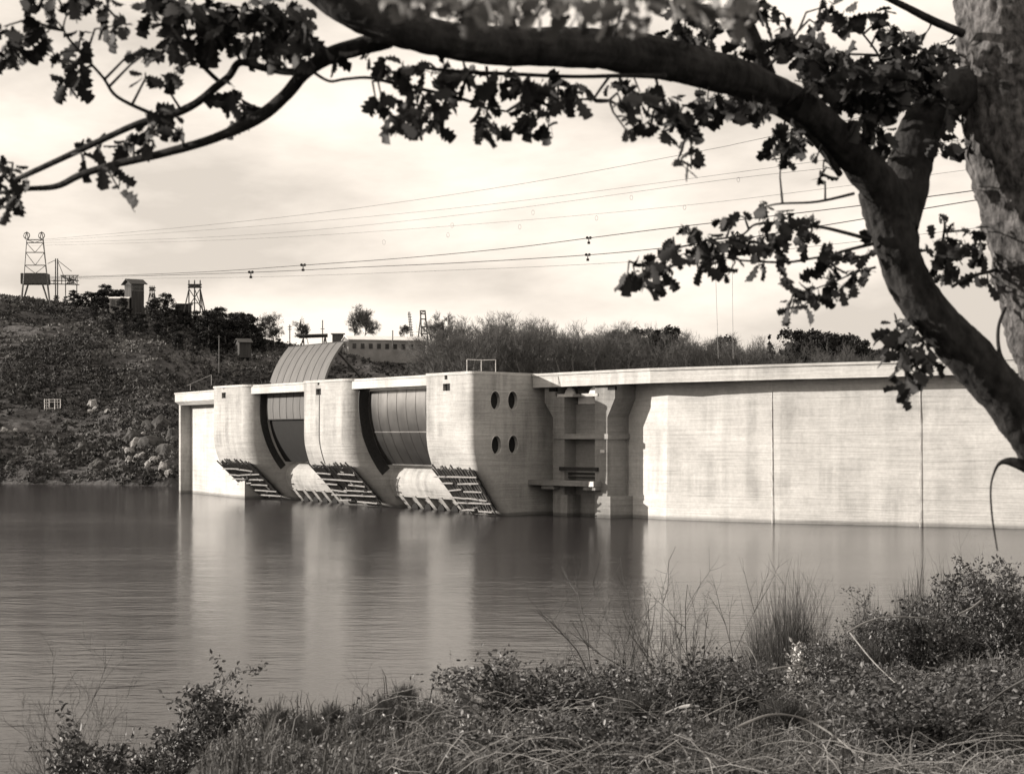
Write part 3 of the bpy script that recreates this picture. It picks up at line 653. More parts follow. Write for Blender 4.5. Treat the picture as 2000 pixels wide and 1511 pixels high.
def upole(label, px, y0, y1, Y, arms=(4, 9)):
    t = thing('utility_pole', label, 'pole', P(px, y1, Y)); bars('post', t, [(P(px, y1, Y), P(px, y0, Y))], M_wood, .17)
    if arms: bars('crossarm', t, [(P(px-4, y0+a_, Y), P(px+4, y0+a_, Y)) for a_ in arms], M_wood, .1)
upole('tall utility pole with crossarm rising above the timber gantry', 630, 625, 678, 645, (17,))
upole('shorter utility pole with two crossarms beside the bare round bush', 566, 634, 670, 648)
upole('slim bare pole standing before the barracks wall', 767, 645, 676, 640, ())
upole('lone pale pole rising from the dark slope above the crest', 428, 655, 728, 560, (3,))
t = thing('ladder_mast', 'thin ladder-like mast left of the braced timber tower', 'mast', P(801, 660, 672))
bars('rail', t, [(P(803, 662, 672), P(797.5, 609, 672)), (P(806, 662, 672), P(800, 609, 672))], M_wood, .13); bars('rung', t, [(P(796+i*.55, 614+i*5, 672), P(803.5+i*.55, 614+i*5, 672)) for i in range(9)], M_wood, .11)
t = thing('cableway_tower', 'leaning braced timber tower standing at the right end of the barracks', 'tower', P(832, 690, 662))
bars('leg', t, [(P(825, 690, 662), P(821, 606, 662))], M_wood, .22); bars('leg', t, [(P(838, 690, 662), P(830, 606, 662))], M_wood, .22)
bars('leg', t, [(P(815, 675, 664), P(822, 615, 664))], M_wood, .18); bars('leg', t, [(P(848, 682, 664), P(830, 622, 664))], M_wood, .18)
bars('crossbar', t, [(P(821, y, 662), P(831+(y-606)*.07, y, 662)) for y in (607, 613, 623, 638, 652, 668)], M_wood, .2); bars('brace', t, [(P(823, 638, 662), P(848, 660, 664)), (P(820, 613, 662), P(830, 607, 662)), (P(823, 652, 662), P(837, 668, 662))], M_wood, .14)
# pale timber frame on the left slope, stakes and stones
q = hill_hit(102, 803); Yf = q.y-1
t = thing('timber_rack', 'small pale open timber frame standing on the dark left slope', 'frame', P(100, 803, Yf))
bars('post', t, [(P(x, 803 if i % 2 else 806, Yf+(0, 0, 2)[i % 3]), P(x, 779, Yf+(0, 0, 2)[i % 3])) for i, x in enumerate((87, 91, 96, 107, 112, 118))], M_white, .09)
bars('rail', t, [(P(86, y, Yf), P(96, y+1, Yf)) for y in (780, 786, 791, 797)]+[(P(96, y, Yf), P(118, y, Yf+2)) for y in (780, 785, 797)], M_white, .08)

# ------------------------------------------------------------------ cables and carriages
def cable_pt(px, py, cx=(-176, 750, 78, 250)):
    x0, y0, x1, y1 = cx; k = (px-1000)/F; s = (k*y0-x0)/((x1-x0)-k*(y1-y0)); return P(px, py, y0+(y1-y0)*s)
def cable(pts, r, label, m=M_rust):
    c = catmull([(a_, b_) for a_, b_ in pts], 8); mb = MB(); w = [cable_pt(a_, b_) for a_, b_ in c]; mb.tube(w, r, 4)
    return tag(mb.build('cable', m), label, 'cable', 'aerial ropeway cables over the lake')
CA = [(60, 540), (160, 540), (400, 531), (592, 518), (800, 503), (1000, 484), (1150, 465), (1300, 446), (1500, 423), (1684, 401), (1912, 371), (2300, 318)]
CB = [(60, 543), (160, 542), (490, 532), (700, 522), (900, 513), (1148, 498), (1300, 484), (1430, 469), (1684, 428), (1912, 390), (2300, 330)]
cable(CA, .07, 'upper of the two heavy dark cables with hanging carriages'); cable(CB, .07, 'lower of the two heavy dark cables with hanging carriages')
cable([(60, 545), (500, 541), (900, 527), (1150, 516), (1350, 503), (1600, 480), (2300, 400)], .03, 'thin cable sagging just under the heavy pair')
cable([(60, 470), (400, 440), (700, 406), (1050, 354), (1396, 290), (1500, 268), (2200, 120)], .035, 'topmost thin cable crossing the sky under the oak limb')
cable([(60, 472), (500, 442), (950, 400), (1400, 342), (1700, 300), (2200, 225)], .028, 'thin cable second from the top in the sky')
cable([(60, 475), (500, 458), (950, 414), (1400, 353), (1700, 318), (2200, 250)], .028, 'thin cable third from the top carrying small rings')
cable([(60, 480), (500, 466), (900, 440), (1300, 405), (1600, 370), (2200, 290)], .025, 'lowest thin sky cable carrying small rings')
def interp_c(C, px): return interp(px, [a_ for a_, _ in C], [b_ for _, b_ in C])
for px, C, lb in ((592, CA, 'small cable carriage hanging on the upper heavy cable, left'), (490, CB, 'leftmost small carriage on the lower heavy cable'), (1150, CA, 'dark cable carriage above the dam centre on the upper heavy cable'), (1148, CB, 'dark cable carriage on the lower heavy cable directly below another')):
    q = cable_pt(px, interp_c(C, px)); s = q.y/330*.9
    t = thing('cable_carriage', lb, 'carriage', q, 'carriages on the ropeway')
    for dx in (-.28, .28):
        m = MB(); c0 = q+Vector((dx*s, 0, .05*s)); m.loft([[c0+Vector((.26*s*math.cos(a_), y, .26*s*math.sin(a_))) for a_ in np.linspace(0, 2*PI, 12, endpoint=False)] for y in (-.1, .1)]); m.build('wheel', M_rust, t)
    m = MB(); m.box(q+Vector((0, 0, -.45*s)), (.16*s, .12, .8*s)); m.box(q+Vector((0, 0, -.85*s)), (.5*s, .3, .4*s)); m.build('hanger', M_rust, t)
for i, (px, py) in enumerate(((1527, 381), (1442, 351), (1337, 405), (1233, 386), (1165, 426), (1041, 415), (1015, 443), (883, 440), (875, 459), (750, 473))):
    q = cable_pt(px, py); m = MB(); h_ = .38*q.y/330
    m.tube([q+Vector((.6*h_*math.cos(a_), 0, h_*math.sin(a_))) for a_ in np.linspace(0, 2*PI, 13)], .025, 4)
    tag(m.build('ring_marker', M_iron), 'tiny ring hanging on a thin cable high above the dam', 'ring', 'rings on the thin cables')
q = cable_pt(1440, 466); t = thing('cable_trolley', 'truss hoist trolley on the cables behind oak leaves with two hanging ropes', 'trolley', q)
m = MB()
for a_, b_ in (((1427, 470), (1440, 452)), ((1440, 452), (1455, 470)), ((1427, 470), (1455, 470)), ((1440, 452), (1440, 470)), ((1432, 470), (1432, 498)), ((1451, 470), (1451, 498)), ((1432, 498), (1451, 498))): m.tube([P(a_[0], a_[1], q.y), P(b_[0], b_[1], q.y)], .09, 4)
m.build('truss', M_rust, t)
for a_, b_ in (((1396, 480), (1403, 700)), ((1430, 498), (1432, 700))): m = MB(); m.tube([P(a_[0], a_[1], q.y), P(b_[0], b_[1], q.y)], .035, 4); m.build('rope', M_iron, t)

# ------------------------------------------------------------------ far vegetation
def branchy(seed, H, spread=.5, levels=4, m=None, nb=6, twig=.02, up=.6):
    """bare crown: returns (trunk MB, crown MB) rooted at the origin, height H"""
    r = random.Random(seed); tr = MB(); cr = MB()
    def grow(p, d, ln, rad, lv):
        n = 3; pts = [p]; q = p; dd = d.copy()
        for i in range(n):
            dd = (dd+Vector((r.gauss(0, .13), r.gauss(0, .13), r.gauss(.03, .08)))).normalized(); q = q+dd*ln/n; pts.append(q)
        (tr if lv == 0 else cr).tube(pts, [rad*(1-.55*i/n) for i in range(n+1)], 6 if lv == 0 else 3, cap=False)
        if lv >= levels: return
        for k in range(nb if lv else nb+3):
            s = r.uniform(.16 if lv == 0 else .2, 1); i = min(int(s*n), n-1); o = pts[i].lerp(pts[i+1], s*n-i)
            a_ = r.uniform(0, 2*PI); side = dd.cross(Vector((math.cos(a_), math.sin(a_), .3))).normalized()
            nd = (dd*(1-spread)+side*spread*r.uniform(.6, 1.3)+Vector((0, 0, up*.25))).normalized()
            grow(o, nd, ln*r.uniform(.45, .68), max(twig, rad*.42), lv+1)
    grow(Vector((0, 0, 0)), Vector((0, 0, 1)), H*.62, H*.018, 0)
    return tr, cr
def proto_tree(name, label, cat, seed, H, **k):
    tr, cr = branchy(seed, H, **k); t = thing(name, label, cat, (0, 0, 0)); tr.build('trunk', M_ftrunk, t); cr.build('crown', M_far, t); return t
def leaf_cloud(P0, size, kind='tri', seed=0, down=0., flat=0.):
    """P0: (n,3) centres -> V,F of randomly turned leaves"""
    g_ = np.random.default_rng(seed); n = len(P0)
    if kind == 'tri': sh = np.array([(-.5, 0, 0), (.5, .05, 0), (0, 1, 0)]); fa = np.array([(0, 1, 2)])
    elif kind == 'leaf': sh = np.array([(0, 0, 0), (.22, .3, .05), (.2, .65, .04), (0, 1, -.03), (-.2, .65, .04), (-.22, .3, .05)]); fa = np.array([(0, 1, 2, 3), (0, 3, 4, 5)])
    elif kind == 'oak':
        o_ = [(0, 0), (.06, .12), (.17, .2), (.12, .3), (.27, .42), (.17, .5), (.33, .64), (.2, .7), (.24, .86), (.1, .9), (0, 1)]
        pts = [(x, y, .10*abs(x)-.10*(y-.4)**2) for x, y in o_]; pts += [(-x, y, .10*abs(x)-.10*(y-.4)**2) for x, y in o_[1:-1]]
        sh = np.array(pts); nr = len(o_); fa = []
        rt = list(range(nr)); lf = [0]+list(range(nr, nr+nr-2))+[nr-1]
        mids = []
        sh = np.vstack([sh, [(0, y, -.10*(y-.4)**2-.02) for _, y in o_[1:-1]]]); mb_ = nr+nr-2; md = [0]+list(range(mb_, mb_+nr-2))+[nr-1]
        for i in range(nr-1):
            fa.append((rt[i], rt[i+1], md[i+1], md[i])); fa.append((lf[i], md[i], md[i+1], lf[i+1]))
        fa = np.array(fa)
    a_ = g_.uniform(0, 2*PI, n); z = g_.uniform(-1, 1, n)*(1-flat)
    d = np.stack([np.cos(a_)*np.sqrt(1-z*z), np.sin(a_)*np.sqrt(1-z*z), z-down], 1); d /= np.linalg.norm(d, axis=1)[:, None]
    r_ = g_.normal(size=(n, 3)); s = np.cross(d, r_); s /= np.linalg.norm(s, axis=1)[:, None]; nn_ = np.cross(s, d)
    sz = (size*g_.uniform(.5, 1.4, n))[:, None, None]
    V = P0[:, None, :]+sz*(sh[None, :, 0:1]*s[:, None, :]+sh[None, :, 1:2]*d[:, None, :]+sh[None, :, 2:3]*nn_[:, None, :]*g_.uniform(-1, 4.5, n)[:, None, None])
    k = len(sh); Fa = (fa[None]+(np.arange(n)*k)[:, None, None]).reshape(-1, fa.shape[1])
    return V.reshape(-1, 3), Fa
def proto_pine(name, label, cat, seed, H, kind='pine'):
    g_ = np.random.default_rng(seed); t = thing(name, label, cat, (0, 0, 0)); r = random.Random(seed)
    tr = MB(); tr.tube([(0, 0, -1), (.1, 0, H*.5), (0, .1, H*.95)], [H*.02, H*.014, .05], 6); pts = []
    if kind == 'spruce':
        for i in range(int(H*5)):
            s = r.random()**.8; z = H*(1-s*.92); rr = H*.36*s*r.uniform(.6, 1.1); a_ = r.uniform(0, 2*PI)
            for k in range(26): f = r.random(); pts.append((rr*f*math.cos(a_), rr*f*math.sin(a_), z-f*rr*.35+r.gauss(0, .12)))
    else:
        for i in range(38):
            z = H*r.uniform(.16, 1.0); rr = H*.22*r.uniform(.1, 1)*(1.15-.8*abs(z/H-.5)); a_ = r.uniform(0, 2*PI); c = Vector((rr*math.cos(a_), rr*math.sin(a_), z)); tr.tube([(0, 0, z-rr*.5), c], [.1, .04], 4)
            sr = H*r.uniform(.05, .095)
            for k in range(100):
                v = Vector((r.gauss(0, 1), r.gauss(0, 1), r.gauss(0, .7))); v = v.normalized()*sr*r.random()**.4; pts.append(tuple(c+v))
    tr.build('trunk', M_ftrunk, t); V, Fa = leaf_cloud(np.array(pts), H*.032, 'tri', seed); npmesh('crown', V, Fa, M_pine, t); return t
gr = 'bare trees of the wood on the ridge'
protos = [proto_tree('bare_tree', 'leafless tree in the dense winter wood on the ridge behind the crest', 'tree', 11+i, 15, spread=.44+.05*(i % 3), levels=4, nb=5, twig=.024, up=.55) for i in range(5)]
r = random.Random(21); used = [False]*5; cnt = 0
WX = [850, 900, 960, 1010, 1060, 1120, 1180, 1240, 1300, 1360, 1420, 1480, 1520, 1580, 1640, 1700, 1740]
WT = [654, 636, 626, 626, 634, 642, 644, 652, 656, 668, 664, 674, 682, 676, 690, 694, 700]
for i in range(225):
    px = r.uniform(838, 1745) if i > 60 else 840+i*15; Y = r.uniform(560, 690); x = (px-1000)/F*Y; zb = hill_z(x, Y)
    top = interp(px, WX, WT)+r.uniform(-8, 24)*(1 if px < 1350 else .6)-3; H = CZ+(HZ-top)/F*Y-zb
    if H < 4: continue
    H = min(H, 24); k = i % 5
    if not used[k]: o = protos[k]; used[k] = True; o.location = (x, Y, zb-.3); o.scale = (H/15,)*3; o['group'] = gr
    else: o = copy_tree(protos[k], (x, Y, zb-.3), r.uniform(0, 6.28), H/15, None, gr)
# evergreens
pp = proto_pine('pine_tree', 'dark pine among the evergreen clump at the right end of the ridge', 'tree', 5, 14); pp2 = proto_pine('pine_tree', 'x', 'tree', 8, 14)
first = [True, True]
def put_pine(px, top, base_Y, H=None, label='', group=None, k=0, sx=1.0):
    Y = base_Y; x = (px-1000)/F*Y; zb = hill_z(x, Y); Hh = CZ+(HZ-top)/F*Y-zb
    Hh = max(3, Hh); o = (pp, pp2)[k]
    if first[k]: first[k] = False; o.location = (x, Y, zb-.3); o.scale = (Hh/14*sx, Hh/14*sx, Hh/14); o['label'] = label
    else: o = copy_tree(o, (x, Y, zb-.3), r.uniform(0, 6), (Hh/14*sx, Hh/14*sx, Hh/14), label)
    if group: o['group'] = group
    elif 'group' in o: del o['group']
for i, (px, tp) in enumerate(((1553, 646), (1580, 652), (1590, 648), (1610, 645), (1625, 652), (1640, 650), (1655, 655), (1668, 656), (1685, 664), (1700, 672), (1720, 684), (1735, 690), (1600, 656), (1570, 660))):
    put_pine(px, tp, 600+(i*37 % 50), label='dark pine in the evergreen clump at the right end of the ridge', group='pines at the right end of the ridge', k=i % 2, sx=1.1)
for i, (px, tp) in enumerate(((1208, 648), (1225, 644), (1245, 642), (1262, 648), (1280, 644), (1298, 642), (1313, 640), (1395, 662), (1412, 658), (1235, 652))):
    put_pine(px, tp, 615+(i*31 % 45), label='dark evergreen rising among bare trees in the middle of the ridge', group='evergreens in the middle of the ridge', k=i % 2)
for i, (px, tp) in enumerate(((165, 572), (178, 566), (190, 570), (200, 560), (208, 556), (218, 566), (232, 566), (240, 562), (143, 566), (152, 572), (110, 580), (128, 578), (307, 580), (355, 602), (275, 590), (290, 596))):
    put_pine(px, tp, 694+(i*13 % 9), label='dark evergreen on the skyline of the left hill', group='evergreens on the left skyline', k=i % 2, sx=1.5)
for i, (px, tp) in enumerate(((408, 606), (418, 604), (428, 600), (440, 614), (452, 612), (462, 606), (470, 612), (478, 608), (490, 618), (498, 632), (506, 640), (395, 612), (383, 606), (416, 622), (446, 626), (476, 628), (512, 660), (530, 664), (545, 660))):
    put_pine(px, tp, 640+(i*17 % 45), label='dense dark evergreen on the shoulder where the left hill falls to the gantry', group='evergreens on the shoulder', k=i % 2, sx=1.25)
for i in range(34):
    px = r.uniform(170, 440); Y = r.uniform(600, 690); x = (px-1000)/F*Y; zb = hill_z(x, Y); tp = HZ-(zb+r.uniform(3.5, 7.5)-CZ)/Y*F
    put_pine(px, tp, Y, label='dark evergreen scattered on the slope below the hilltop timber towers', group='evergreens on the left slope', k=i % 2, sx=1.3)
put_pine(326, 573, 662, label='lone round-topped pine between the slim and broad headframes', k=0, sx=1.3)
sp = proto_pine('spruce_tree', 'solitary cone shaped spruce standing apart on the ridge skyline', 'tree', 3, 14, 'spruce')
Y = 600; x = (1503-1000)/F*Y; zb = hill_z(x, Y); H = CZ+(HZ-654)/F*Y-zb; sp.location = (x, Y, zb-.3); sp.scale = (H/14*.95,)*2+(H/14,)
def put_bare(px, top, bot, seed, label, wide=.55, name='bare_tree', lv=4, nb=6, Y=668):
    p = P(px, bot, Y); H = (bot-top)/F*Y; t = proto_tree(name, label, 'tree', seed, H*1.05, spread=wide, levels=lv, nb=nb+1, twig=.03); t.location = p
    return t
put_bare(712, 605, 668, 31, 'large round leafless tree rising behind the long barracks', .55, nb=7)
put_bare(692, 612, 668, 77, 'smaller leafless tree overlapping the round one behind the barracks', .5)
t = put_bare(536, 618, 674, 33, 'rounded leafless tree right of the dark evergreen shoulder', .62, nb=7)
put_bare(602, 630, 672, 35, 'slender leafless tree behind the timber gantry', .45)
put_bare(860, 632, 690, 37, 'leafless tree just right of the braced timber tower', .5); put_bare(878, 624, 690, 38, 'tall leafless tree at the left end of the wood', .45)
put_bare(790, 636, 660, 41, 'low leafless tree behind the ladder-like mast', .6)

# scrub over the hillside: nobody could count it
g_ = np.random.default_rng(5); pts = []; big = []
for _ in range(42000):
    u = g_.uniform(-150, 1900); Y = 455+g_.random()**1.1*250; X = (u-1000)/F*Y; z = hill_z(X, Y)
    if z < .3: continue
    if u > 420 and Y < 520: continue
    dn = noise.noise(Vector((X*.035, Y*.035, 5)))
    if dn < g_.uniform(-.12, .22): continue
    h = .4+3.6*max(0, dn)*g_.random()**1.5
    c = np.array((X, Y, z)); k = int(4+h*5)
    o_ = g_.normal(size=(k, 3))*np.array((.7, .7, .3))*h*.7; o_[:, 2] = abs(o_[:, 2])+h*g_.random(k)*.7-.1
    pts.append(c+o_)
pts = np.concatenate(pts); V, Fa = leaf_cloud(pts, .62, 'tri', 3, flat=.1)
tag(npmesh('scrub', V, Fa, M_scrub), 'dark scrub and bushes covering the whole hillside', 'scrub', kind='stuff')
pts = []
for _ in range(60000):
    u = g_.uniform(-150, 1800); Y = 455+g_.random()**1.1*250; X = (u-1000)/F*Y; z = hill_z(X, Y)
    if z < .2 or (u > 420 and Y < 540): continue
    if noise.noise(Vector((X*.03+9, Y*.03, 5)))+.5*noise.noise(Vector((X*.12+9, Y*.12, 5))) < g_.uniform(-.45, .15): continue
    pts.append((X, Y, z)); pts.append((X+g_.normal()*.5, Y, z+.1)); pts.append((X+g_.normal()*.5, Y, z+.1))
V, Fa = leaf_cloud(np.array(pts), .9, 'tri', 13, down=-.9)
tag(npmesh('dead_grass', V, Fa, M_deadg), 'pale dead grass and bracken over the hillside', 'dead grass', kind='stuff')
pts = []
for ex, ey, ea, eb, et, nn_s in ((128, 688, 12, 40, -.6, 700), (152, 652, 14, 26, -.5, 300), (352, 672, 16, 48, -.9, 900), (390, 700, 10, 40, -.9, 500), (165, 738, 70, 9, .1, 500), (275, 760, 55, 12, .5, 500), (290, 880, 48, 42, .6, 1500), (240, 820, 40, 10, .7, 400), (60, 850, 50, 8, 0, 300), (315, 925, 30, 8, 0, 500), (30, 700, 40, 12, .4, 300)):
    for _ in range(nn_s):
        a_ = g_.uniform(0, 2*PI); q_ = g_.random()**.6; dx_, dy_ = ea*q_*math.cos(a_), eb*q_*math.sin(a_)
        px = ex+dx_*math.cos(et)-dy_*math.sin(et); py = ey+dx_*math.sin(et)+dy_*math.cos(et); p = hill_hit(px, py); pts.append((p.x, p.y, p.z+.05))
V, Fa = leaf_cloud(np.array(pts), .75, 'tri', 23, flat=.6)
tag(npmesh('scree', V, Fa, M_scree), 'pale loose scree and bare tracks on the left hillside', 'scree', kind='stuff')
# rocks and scree at the foot of the slope by the dam
def rock(c, s, seed, name='boulder', label=None, m=M_rock, group=None):
    bm = bmesh.new(); bmesh.ops.create_icosphere(bm, subdivisions=3, radius=1)
    for v in bm.verts:
        n = v.co.normalized(); f = 1+.35*noise.noise(n*1.6+Vector((seed, 0, 0)))+.14*noise.noise(n*4.5+Vector((0, seed, 0))); v.co = Vector((n.x*s*f*1.2, n.y*s*f, n.z*s*f*.8))
    me = bpy.data.meshes.new(name); bm.to_mesh(me); bm.free(); o = link(me, name, m); o.location = c; o.rotation_euler = (seed, seed*2, seed*3); return tag(o, label, 'boulder', group)
r = random.Random(6)
for i, (px, py, s) in enumerate(((255, 885, 1.3), (268, 870, 1.6), (252, 900, .9), (275, 893, 1.2), (300, 905, 1.4), (288, 912, 1.0), (312, 885, .8), (244, 880, .7), (320, 915, 1.2), (262, 905, .8), (180, 795, 1.5), (185, 803, 1.0), (176, 806, .9), (210, 806, .8), (60, 775, .6), (296, 800, .8), (235, 830, .7), (280, 850, .8), (330, 928, 1.1), (310, 930, .9), (8, 842, 1.0), (30, 843, .7))):
    q = hill_hit(px, py); rock(q+Vector((0, 0, s*.1)), s, i+.3, label='pale boulder on the dark slope left of the dam', group='boulders on the left slope')
M_rockd = mat('dark_rock', .055, .95, var=.6, scale=.5, bump=.5)
for i, (px, py, s_) in enumerate(((300, 872, 4.2), (325, 890, 3.6), (282, 845, 3.4), (310, 840, 3.8), (255, 862, 2.8), (335, 860, 3.2), (235, 835, 2.6), (265, 815, 2.4), (330, 918, 2.8), (292, 925, 2.4), (160, 880, 2.6), (120, 905, 3.0), (60, 890, 2.6), (20, 915, 2.8), (190, 915, 2.6), (215, 895, 2.2))):
    q = hill_hit(px, py); rock(q+Vector((0, s_*.55, -s_*.1)), s_*.8, i*1.7+.2, 'rock_outcrop', 'dark jagged rock outcrop low on the left slope above the water', M_rockd, 'rock outcrops on the left slope')
# light ledges: old cart roads with stone edging
def ledge_road(pxs, name, w=1.2):
    m = MB()
    for j, (px, py) in enumerate(pxs):
        for k in range(5):
            q = hill_hit(px+r.uniform(-5, 5), py+r.uniform(-1, 1)); s = r.uniform(.12, .38)*w; m.box(q+Vector((0, -.2, s*.3)), (s*2, s*1.2, s), r.uniform(0, 3), r.uniform(-.4, .4))
    return tag(m.build(name, M_rock), 'broken pale stone edging of the cart road cut across the left slope', 'stones', kind='stuff')
ledge_road([(x, 719+.012*(x-90)) for x in range(112, 262, 3)], 'road_stones')
ledge_road([(x, 634+.02*(x-90)) for x in range(0, 240, 4)]+[(x, 637) for x in range(215, 240, 3)], 'road_stones', 1.0)
ledge_road([(x, 858-.05*(x-70)) for x in range(60, 115, 4)]+[(x, 843) for x in range(0, 35, 4)], 'road_stones', 1.0)

# ------------------------------------------------------------------ the oak framing the view
def pixtube(pts, n=8, sides=12, rough=.05, bump=18):
    """pts: (px, py, width_px, Y)"""
    c = catmull(pts, n); m = MB(); W_ = [P(a[0], a[1], a[3]) for a in c]; R_ = [max(.0015, a[2]/2/F*a[3]) for a in c]
    N_ = len(W_); t = (W_[1]-W_[0]).normalized(); ax = t.cross(Vector((0, 1, 0))).normalized(); rings = []
    for i in range(N_):
        t = (W_[min(i+1, N_-1)]-W_[max(i-1, 0)]).normalized(); ax = (ax-t*ax.dot(t)).normalized(); bx = t.cross(ax); rg = []
        for k in range(sides):
            d = ax*math.cos(2*PI*k/sides)+bx*math.sin(2*PI*k/sides); q = W_[i]+d*R_[i]
            cr_ = abs(noise.noise(Vector((math.cos(2*PI*k/sides)*R_[i]*26, math.sin(2*PI*k/sides)*R_[i]*26, q.length*0+(W_[i]-W_[0]).length*5)))); cr2 = abs(noise.noise(q*19))
            f = 1+(.10*(cr_**.6-.4)+.05*(cr2**.6-.4) if sides > 20 else 0)+rough*(noise.noise(q*6)*1.2+noise.noise(q*bump)*.7)+rough*.9*noise.noise(Vector((math.cos(2*PI*k/sides)*5, math.sin(2*PI*k/sides)*5, i*.12)))
            rg.append(W_[i]+d*R_[i]*f)
        rings.append(rg)
    m.loft(rings, cap=True); return m
oak = thing('oak_tree', 'big oak leaning in from the right whose dark limb and leaves arch over the view', 'tree', P(2330, 1830, 9.4))
A_ = [(2010, -2300, 60, 9.9), (1985, -1700, 105, 9.8), (1930, -1200, 135, 9.7), (1935, -700, 158, 9.6), (1950, -320, 172, 9.5), (1952, -120, 176, 9.4), (1956, 0, 178, 9.3), (1962, 100, 180, 9.2), (1972, 190, 182, 9.2), (1996, 330, 184, 9.2), (2026, 470, 188, 9.2), (2062, 600, 192, 9.2), (2100, 720, 200, 9.2), (2180, 950, 215, 9.3), (2250, 1250, 235, 9.4), (2320, 1600, 270, 9.4), (2345, 1790, 330, 9.4), (2350, 1900, 420, 9.4)]
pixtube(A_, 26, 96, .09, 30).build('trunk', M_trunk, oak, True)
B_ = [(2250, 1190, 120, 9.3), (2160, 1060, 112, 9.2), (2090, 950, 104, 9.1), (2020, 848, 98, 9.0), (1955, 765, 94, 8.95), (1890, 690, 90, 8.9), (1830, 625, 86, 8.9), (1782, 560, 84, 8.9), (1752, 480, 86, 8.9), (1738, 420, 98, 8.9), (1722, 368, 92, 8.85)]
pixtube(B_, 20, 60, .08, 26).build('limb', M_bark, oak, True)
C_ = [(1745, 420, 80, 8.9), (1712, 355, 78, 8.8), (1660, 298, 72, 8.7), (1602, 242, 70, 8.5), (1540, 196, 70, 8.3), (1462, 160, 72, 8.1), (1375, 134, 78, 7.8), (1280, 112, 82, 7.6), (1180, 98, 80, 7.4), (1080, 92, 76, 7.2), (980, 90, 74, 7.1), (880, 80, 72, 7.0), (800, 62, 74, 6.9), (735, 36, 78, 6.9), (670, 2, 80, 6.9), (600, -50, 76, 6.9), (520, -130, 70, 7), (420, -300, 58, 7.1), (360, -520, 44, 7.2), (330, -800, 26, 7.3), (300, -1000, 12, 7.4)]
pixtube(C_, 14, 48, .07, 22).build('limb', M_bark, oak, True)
D_ = [(1750, 440, 84, 8.9), (1768, 370, 84, 8.95), (1782, 300, 84, 9.0), (1806, 245, 82, 9.05), (1850, 195, 78, 9.1), (1920, 150, 80, 9.2), (1960, 120, 80, 9.2)]
pixtube(D_, 14, 48, .08, 24).build('limb', M_bark, oak, True)
def br_(pts, Y0, Y1=None, name='branch'):
    Y1 = Y1 or Y0; n = len(pts); q = [(a, b_, w, lerp(Y0, Y1, i/(n-1))) for i, (a, b_, w) in enumerate(pts)]
    pixtube(q, 6, 9, .07, 30).build(name, M_bark, oak, True); return q
limbs = [A_[5:11], B_, C_, D_]
E_ = br_([(760, 75, 40), (700, 92, 36), (640, 112, 34), (596, 142, 28), (562, 182, 26), (530, 212, 26), (490, 238, 24), (440, 262, 19), (380, 283, 17), (300, 304, 16), (230, 320, 16), (160, 341, 14), (110, 364, 12), (50, 369, 10), (5, 376, 8), (-40, 384, 7)], 7.0, 7.6)
F_ = br_([(620, 118, 18), (580, 140, 16), (520, 134, 15), (470, 122, 15), (447, 150, 15), (420, 172, 17), (380, 204, 16), (330, 226, 17), (270, 242, 14), (200, 273, 13), (140, 301, 12), (60, 338, 11), (20, 356, 8)], 7.1, 7.6)
limbs += [E_, F_]
